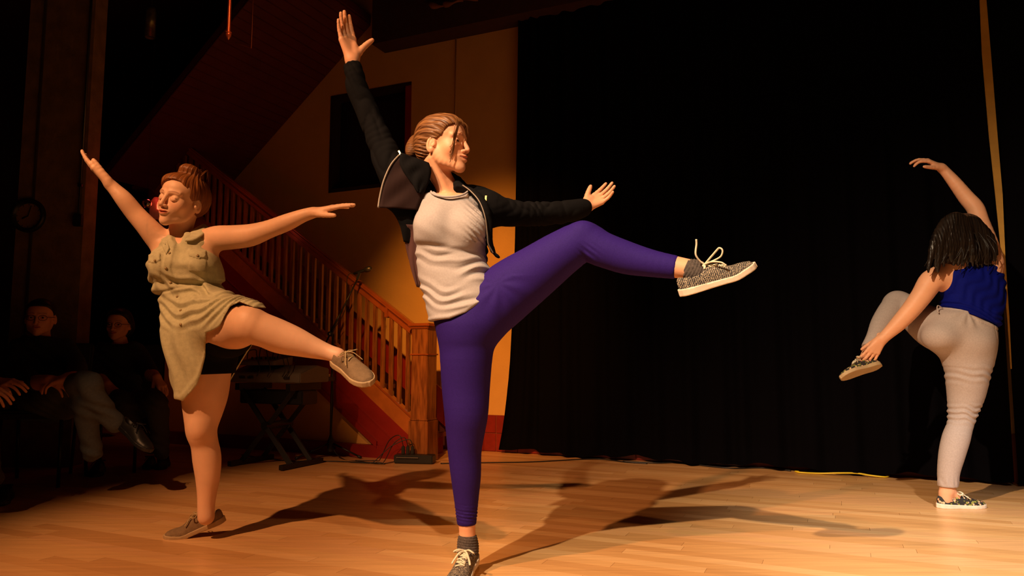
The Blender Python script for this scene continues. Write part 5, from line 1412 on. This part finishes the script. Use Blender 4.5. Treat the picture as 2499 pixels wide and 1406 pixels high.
MB().box(K(.0, .0, .50), (.60, .17, .10), KR).build('case', MAT['black_plastic'], dk, bevel=.008)
MB().box(K(-.26, -.09, .50), (.02, .012, .02), KR).build('latch', MAT['chrome'], dk)

# microphone stand
mo = G(806, 1117); Y = mo.y
ms = thing('microphone_stand', 'black boom microphone stand in front of the staircase', 'stand', mo)
top = P(806, 815, Y)
MB().tube([mo + Vector((0, 0, .06)), Vector((mo.x, mo.y, top.z))], .0095, 10).build('pole', MAT['black_metal'], ms, smooth=True)
MB().lathe([(.022, 0), (.026, .02), (.026, .08), (.014, .11), (.010, .13)], mo + Vector((0, 0, .05)), (0, 0, 1), 16).build('base_hub', MAT['black_plastic'], ms, smooth=True)
for ax_, ay in ((-.23, -.13), (.25, -.06), (.0, .24)):
    e = mo + Vector((ax_, ay, .012)); MB().tube([mo + Vector((0, 0, .12)), e], .0075, 8).build('leg', MAT['black_metal'], ms, smooth=True)
    MB().lathe([(0, -.012), (.011, -.010), (.011, .02), (.006, .026)], e, (Vector((ax_, ay, -.1))).normalized() * -1, 10).build('rubber_foot', MAT['black_plastic'], ms, smooth=True)
c = P(806, 897, Y - .012); MB().lathe([(.0095, -.014), (.0125, -.012), (.0125, .012), (.0095, .014)], Vector((mo.x, mo.y, c.z)), (0, 0, 1), 14).build('sleeve', MAT['chrome'], ms, smooth=True)
MB().lathe([(0, -.02), (.02, -.018), (.02, .018), (0, .02)], top, (0, 1, 0), 14).build('boom_clutch', MAT['black_plastic'], ms, smooth=True)
MB().lathe([(0, -.004), (.007, -.003), (.007, .003), (0, .004)], top + Vector((0, -.025, .0)), (0, 1, 0), 10).build('clutch_bolt', MAT['chrome'], ms, smooth=True)
be = P(872, 682, Y - .05); bs = top + (top - be).normalized() * .10
MB().tube([bs, be], .007, 8).build('boom', MAT['black_metal'], ms, smooth=True)
mid_ = top.lerp(be, .42); MB().tube([top, mid_], .0095, 8).build('boom_sleeve', MAT['black_metal'], ms, smooth=True)
mc = thing('microphone', 'black handheld microphone clipped at the end of the boom', 'microphone', be)
m0 = P(863, 668, Y - .05); m1 = P(906, 655, Y - .08); dm = (m1 - m0).normalized(); Lm = (m1 - m0).length
MB().lathe([(0, 0), (.009, .002), (.012, .04), (.014, Lm * .62)], m0, dm, 14).build('handle', MAT['black_plastic'], mc, smooth=True)
MB().lathe([(.014, Lm * .62), (.021, Lm * .68), (.024, Lm * .82), (.021, Lm * .95), (.010, Lm * 1.03), (0, Lm * 1.05)], m0, dm, 16).build('grille', MAT['dark_metal'], mc, smooth=True)
MB().bar(be, m0.lerp(m1, .35) + Vector((0, 0, -.006)), .02, .02, up=(0, 1, 0)).build('clip', MAT['black_plastic'], mc)
# mic cable down the boom to the floor and off to the power strip
cpts = [m0, m0 + Vector((-.05, 0, -.03)), top.lerp(be, .5) + Vector((.015, -.02, -.03)), top + Vector((.02, -.02, -.03)), Vector((mo.x + .016, mo.y - .012, .5)), Vector((mo.x + .014, mo.y - .014, .12)), Vector((mo.x + .12, mo.y - .10, .006)), G(880, 1128) + Vector((0, 0, .006)), G(930, 1134) + Vector((0, 0, .006)), G(975, 1126) + Vector((0, 0, .006))]
MB().tube(spline(cpts, 6), .0032, 6).build('cable', MAT['black_plastic'], mc, smooth=True)
# power box at the foot of the newel
pb = G(1010, 1133); ps = thing('power_box', 'low black power box with plugs on the floor at the newel post', 'power strip', pb)
PR = RZ
MB().box((pb.x, pb.y + .05, .034), (.30, .10, .062), Matrix.Rotation(-.15, 3, 'Z')).build('case', MAT['black_plastic'], ps, bevel=.006)
MB().box((pb.x - .05, pb.y - .004, .048), (.17, .004, .006), Matrix.Rotation(-.15, 3, 'Z')).build('edge_strip', MAT['grey_plastic'], ps)
for i in range(3):
    MB().box((pb.x - .09 + i * .035, pb.y + .06, .095), (.024, .03, .06)).build('plug', MAT['black_plastic'], ps, bevel=.004)
for i, (tx, ty, h_) in enumerate(((915, 1126, .16), (925, 1131, .13), (900, 1132, .10))):
    s0 = Vector((pb.x - .09 + i * .035, pb.y + .06, .125)); e = G(tx, ty) + Vector((0, 0, .006))
    MB().tube(spline([s0, s0 + Vector((-.03, 0, h_ * .5)), s0.lerp(e, .5) + Vector((0, 0, h_ * .6)), e + Vector((.04, 0, .01)), e, e + Vector((-.15, .02 * i, 0))], 6), .0034, 6).build('cord', MAT['black_plastic'], ps, smooth=True)
# cables on the floor
def floor_cable(name, pts, r, m, label):
    q = spline([tuple(G(a, b + (9 if a > 1930 else 4 if a > 1500 else 0)) + Vector((0, 0, r + c + .001))) for a, b, c in pts], 8)
    return tag(MB().tube(q, r, 7).build(name, m, smooth=True), label, 'cable')
floor_cable('floor_cable', [(590, 1112, 0), (700, 1126, 0), (830, 1128, 0), (940, 1134, 0)], .004, MAT['black_plastic'], 'black cable on the floor in front of the keyboard stand')
floor_cable('floor_cable', [(1075, 1133, 0), (1180, 1131, 0), (1300, 1129, 0), (1450, 1122, 0), (1530, 1126, 0), (1580, 1129, 0)], .0042, MAT['black_plastic'], 'long thin black cable running right from the newel to the curtain')
floor_cable('floor_cable', [(1520, 1124, 0), (1600, 1128, 0), (1660, 1127, 0), (1730, 1136, 0), (1790, 1141, 0), (1860, 1140, 0), (1930, 1147, 0)], .005, MAT['black_plastic'], 'wavy black cable lying along the curtain hem')
MAT['yellow_cable'] = mat('yellow_cable', rgb(226, 196, 40), .45)
floor_cable('extension_cord', [(1950, 1145, .0), (1941, 1144, .0), (1955, 1147, 0), (2000, 1149, .0), (2045, 1152, .010), (2090, 1154, .014), (2125, 1156, .005), (2160, 1158, 0), (2169, 1155, 0), (2162, 1152, 0)], .0058, MAT['yellow_cable'], 'yellow extension cord lying on the floor before the curtain')
floor_cable('extension_cord', [(1970, 1142, .0), (2000, 1144, .0), (2060, 1143, .0), (2100, 1146, .0), (2140, 1148, 0), (2185, 1150, 0)], .005, MAT['black_plastic'], 'black cord curled behind the yellow extension cord')
for i, (a, b) in enumerate(((1395, 1108), (1447, 1114), (1522, 1116), (1592, 1117), (1712, 1130), (1795, 1131), (1978, 1143), (2172, 1156), (2226, 1160))):
    pass

# ---------------------------------------------------------------- audience on chairs in the dark
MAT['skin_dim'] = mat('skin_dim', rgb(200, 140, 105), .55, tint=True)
MAT['jeans'] = mat('jeans', rgb(92, 100, 108), .9, noise=.2, nscale=80)
MAT['black_trousers'] = mat('black_trousers', (.02, .018, .02, 1), .9)
MAT['dark_jumper'] = mat('dark_jumper', (.014, .016, .024, 1), .9)
MAT['chair_frame'] = mat('chair_frame', (.02, .02, .02, 1), .4, .5)
MAT['chair_pad'] = mat('chair_pad', (.015, .013, .016, 1), .9)
def chair(loc, rz, label):
    t = thing('stacking_chair', label, 'chair', loc, rz, None); Rm = Matrix.Rotation(rz, 3, 'Z'); L = lambda x, y, z: Vector(loc) + Rm @ Vector((x, y, z))
    MB().box(L(0, 0, .44), (.44, .42, .05), Rm).build('seat', MAT['chair_pad'], t, bevel=.015)
    MB().box(L(0, .22, .72), (.42, .04, .34), Rm @ Matrix.Rotation(-.12, 3, 'X')).build('backrest', MAT['chair_pad'], t, bevel=.012)
    for sx in (-1, 1):
        MB().tube([L(sx * .21, -.19, 0), L(sx * .20, -.17, .42)], .011, 8).build('leg', MAT['chair_frame'], t, smooth=True)
        MB().tube([L(sx * .21, .23, 0), L(sx * .20, .18, .42)], .011, 8).build('leg', MAT['chair_frame'], t, smooth=True)
        MB().tube([L(sx * .20, .18, .42), L(sx * .20, .25, .86)], .011, 8).build('back_post', MAT['chair_frame'], t, smooth=True)
    return t
def seated(label, head, yaw, top_rows, arms, hands, legs, feet, Y, male, top_mat, leg_mat, hair_rows, glasses, gap=0):
    hp = P(*head, Y - .02)
    root = thing('person', label, 'person', (hp.x, Y, 0))
    ya = math.radians(yaw); fr = Frame(hp, (math.sin(ya), -math.cos(ya), -.03), (0, 0, 1), 1.03 if male else .98)
    F = Field(); add_head(F, fr, smile=.2, lids=.3, wide=1.05 if male else 1)
    for l in legs: F.chain([(q[0], q[1], q[2], q[3] * .7) for q in cpx(l)], k=.02)
    F.add(Loft(rows_px([(q[0], q[1] + 14, q[2] - 14, q[3] * .7) for q in top_rows], Y)).prim(), .02)
    for a in arms: F.chain([(q[0], q[1], q[2], q[3] * .7) for q in cpx(a)], k=.02)
    r = .054 if male else .046
    F.chain([tuple(fr.w(0, -.035, -.04)) + (r,), tuple(fr.w(0, -.04, -.10)) + (r * .95,), tuple(fr.w(0, -.05, -.16)) + (r * 1.2,)], k=.015)
    for a in arms: F.chain(cpx(a[-2:]), k=.01)
    hb = []
    for h_, a in zip(hands, arms):
        w = P(*h_[0]); add_hand(F, w, h_[1], h_[2], h_[3], L=.18, curls=(22, 22, 24, 26), thumb=(.8, .5, -.3)); hb.append(hbox(V3(w) + .07 * V3(Vector(h_[1]).normalized()), .11, .0042))
    body_mesh('body', F, [hbox(fr.o, .15, .0034)] + hb, .007, MAT['skin_dim'], root, lambda v: head_tint(fr, v, .2, hair=(.2, .13, .1)))
    eyes(fr, root)
    H = Field(); H.add(sd_ell(fr.w(0, -.022, .036), (.083, .100, .088), fr.R), .01)
    H.ell(fr.w(0, .032, .060), (.062, .052, .044), fr.R, .03)
    if not male:
        H.ell(fr.w(0, -.05, -.02), (.092, .06, .085), fr.R, .03)
    def line(X, Yy, Z):
        x = X - fr.o[0]; y = Yy - fr.o[1]; z = Z - fr.o[2]; R = fr.R
        ly = x * R[0, 1] + y * R[1, 1] + z * R[2, 1]; lz = x * R[0, 2] + y * R[1, 2] + z * R[2, 2]
        zl = np.interp(ly, [-.20, -.055, -.030, -.010, .012, .030, .062, .10], [-.15 if not male else -.07, -.15 if not male else -.06, -.12 if not male else -.03, .0, .02, .035, .066, .075])
        return (zl - lz) * .8
    H.clip(line, .004); v, q = H.mesh(.005); hair_obj('hair', v, q, fr, MAT['hair_dark'], root)
    if glasses:
        mb = MB()
        for s in (-1, 1):
            mb.tube([fr.w(s * .032 + .023 * math.cos(t), .092 - abs(.023 * math.cos(t) + s * .0) * .1, -.004 + .016 * math.sin(t)) for t in np.linspace(0, 2 * math.pi, 17)], .0016, 5)
            mb.tube([fr.w(s * .055, .088, 0), fr.w(s * .078, .05, 0), fr.w(s * .080, -.01, 0)], .0016, 5)
        mb.tube([fr.w(-.009, .093, 0), fr.w(.009, .093, 0)], .0016, 5)
        mb.build('glasses', MAT['black_plastic'], root, smooth=True)
    T = Field(); T.add(Loft(rows_px(top_rows, Y)).prim(), .02)
    for a in arms: T.chain(cpx(a[:-1]), k=.03)
    b = T.bounds(); T.disp(lambda X, Y_, Z: -.006 * np.sin(X * 40 + Z * 55 + 2 * np.sin(Z * 20 + X * 14)), b[0] - .02, b[1] + .02)
    v, q = T.mesh(.0075); np_mesh('jumper', v, q, top_mat, root)
    B = Field()
    for l in legs: B.chain(cpx(l), k=.03)
    b = B.bounds(); B.disp(lambda X, Y_, Z: -.004 * np.sin(X * 50 + Z * 65 + 2 * np.sin(Z * 25)), b[0] - .02, b[1] + .02)
    v, q = B.mesh(.0075); np_mesh('trousers', v, q, leg_mat, root)
    for (h_, d_, u_) in feet:
        make_shoe(Frame(h_, d_, u_, 1.12 if male else .95), MAT['black_plastic'], MAT['black_plastic'], MAT['black_plastic'], root, laces=3, bow=.3)
    return root
Y = 4.62
seated('seated man in dark jumper and jeans, one leg crossed over the other', (98, 775), 22,
       [(822, 62, 138, .06), (840, 38, 165, .10), (880, 30, 178, .12), (930, 34, 176, .13), (975, 36, 172, .14), (1000, 40, 170, .14)],
       [[(55, 850, Y, 54), (40, 900, Y - .1, 46), (90, 935, Y - .32, 40), (122, 928, Y - .42, 26)], [(158, 850, Y, 54), (188, 895, Y - .08, 46), (180, 925, Y - .30, 38), (165, 922, Y - .40, 26)]],
       [((122, 928, Y - .42), (.9, -.2, -.25), (0, -.5, .9), (.2, .9, .2)), ((166, 922, Y - .42), (-.9, -.2, -.2), (0, -.5, .9), (-.2, .9, .2))],
       [[(75, 985, Y, 84), (140, 965, Y - .22, 76), (212, 935, Y - .45, 62), (228, 962, Y - .47, 54), (258, 1005, Y - .42, 46), (284, 1035, Y - .38, 42)],
        [(130, 990, Y, 84), (170, 985, Y - .2, 70), (206, 985, Y - .42, 58), (214, 1030, Y - .42, 50), (222, 1085, Y - .40, 44), (226, 1104, Y - .4, 44)]],
       [(G(222, 1156) + Vector((0, .12, .0)), (.35, -.9, 0), (0, 0, 1)), (P(292, 1040, Y - .36), (.75, -.35, -.45), (.4, -.1, .8))],
       Y, True, MAT['dark_jumper'], MAT['jeans'], None, True)
chair((P(98, 900, Y).x, Y + .02, 0), math.radians(10), 'dark stacking chair under the seated man in jeans')
Y2 = 5.2
seated('seated woman with dark hair and glasses in black, hands resting on her lap', (289, 792), 8,
       [(838, 262, 318, .05), (852, 242, 336, .09), (890, 236, 342, .11), (930, 240, 340, .12), (975, 238, 345, .14), (1000, 240, 345, .14)],
       [[(252, 860, Y2, 48), (232, 900, Y2 - .08, 42), (245, 928, Y2 - .25, 32), (262, 940, Y2 - .34, 22)], [(328, 860, Y2, 48), (355, 895, Y2 - .05, 42), (370, 915, Y2 - .2, 32), (382, 922, Y2 - .28, 22)]],
       [((262, 940, Y2 - .34), (.75, -.45, -.45), (.2, -.4, .9), (.3, .9, .2)), ((382, 922, Y2 - .28), (.65, -.35, -.65), (.4, -.3, .85), (-.3, -.8, .2))],
       [[(262, 990, Y2, 74), (280, 985, Y2 - .25, 66), (300, 985, Y2 - .44, 54), (320, 1040, Y2 - .42, 46), (350, 1075, Y2 - .38, 38), (372, 1090, Y2 - .36, 34)],
        [(322, 990, Y2, 74), (348, 985, Y2 - .25, 66), (378, 980, Y2 - .44, 54), (388, 1030, Y2 - .42, 46), (392, 1085, Y2 - .40, 38), (394, 1105, Y2 - .4, 34)]],
       [(G(392, 1140) + Vector((0, .10, .0)), (.2, -.95, 0), (0, 0, 1)), (G(352, 1140) + Vector((0, .12, .0)), (.3, -.9, 0), (0, 0, 1))],
       Y2, False, MAT['dark_jumper'], MAT['black_trousers'], None, True)
chair((P(290, 900, Y2).x, Y2 + .02, 0), math.radians(5), 'dark stacking chair under the seated woman with glasses')
Y3 = 4.02
seated('dark figure at the left edge of the photo, only hands in view', (-190, 740), 28,
       [(795, -228, -154, .06), (815, -250, -130, .10), (860, -258, -122, .12), (920, -252, -124, .13), (980, -248, -125, .14), (1012, -245, -125, .14)],
       [[(-240, 840, Y3, 60), (-220, 890, Y3 - .1, 50), (-120, 935, Y3 - .25, 42), (-45, 945, Y3 - .3, 28)], [(-140, 835, Y3, 60), (-100, 885, Y3 + .0, 50), (-50, 925, Y3 - .1, 42), (-12, 932, Y3 - .14, 28)]],
       [((-45, 945, Y3 - .3), (.9, -.2, -.25), (0, -.5, .9), (.2, .9, .2)), ((-12, 932, Y3 - .14), (.95, -.2, -.05), (0, -.5, .9), (-.2, .9, .2))],
       [[(-220, 1005, Y3, 96), (-190, 1000, Y3 - .22, 86), (-160, 1000, Y3 - .45, 70), (-150, 1080, Y3 - .42, 58), (-140, 1190, Y3 - .4, 48)],
        [(-150, 1005, Y3, 96), (-110, 1000, Y3 - .22, 86), (-80, 1000, Y3 - .40, 70), (-50, 1080, Y3 - .36, 58), (-20, 1170, Y3 - .34, 48)]],
       [(G(-10, 1222) + Vector((0, .10, .0)), (.4, -.9, 0), (0, 0, 1)), (G(-130, 1240) + Vector((0, .10, .0)), (.3, -.9, 0), (0, 0, 1))],
       Y3, True, MAT['dark_jumper'], MAT['black_trousers'], None, False)
chair((P(-190, 900, Y3).x, Y3 + .02, 0), math.radians(12), 'dark stacking chair at the left edge of the photo')
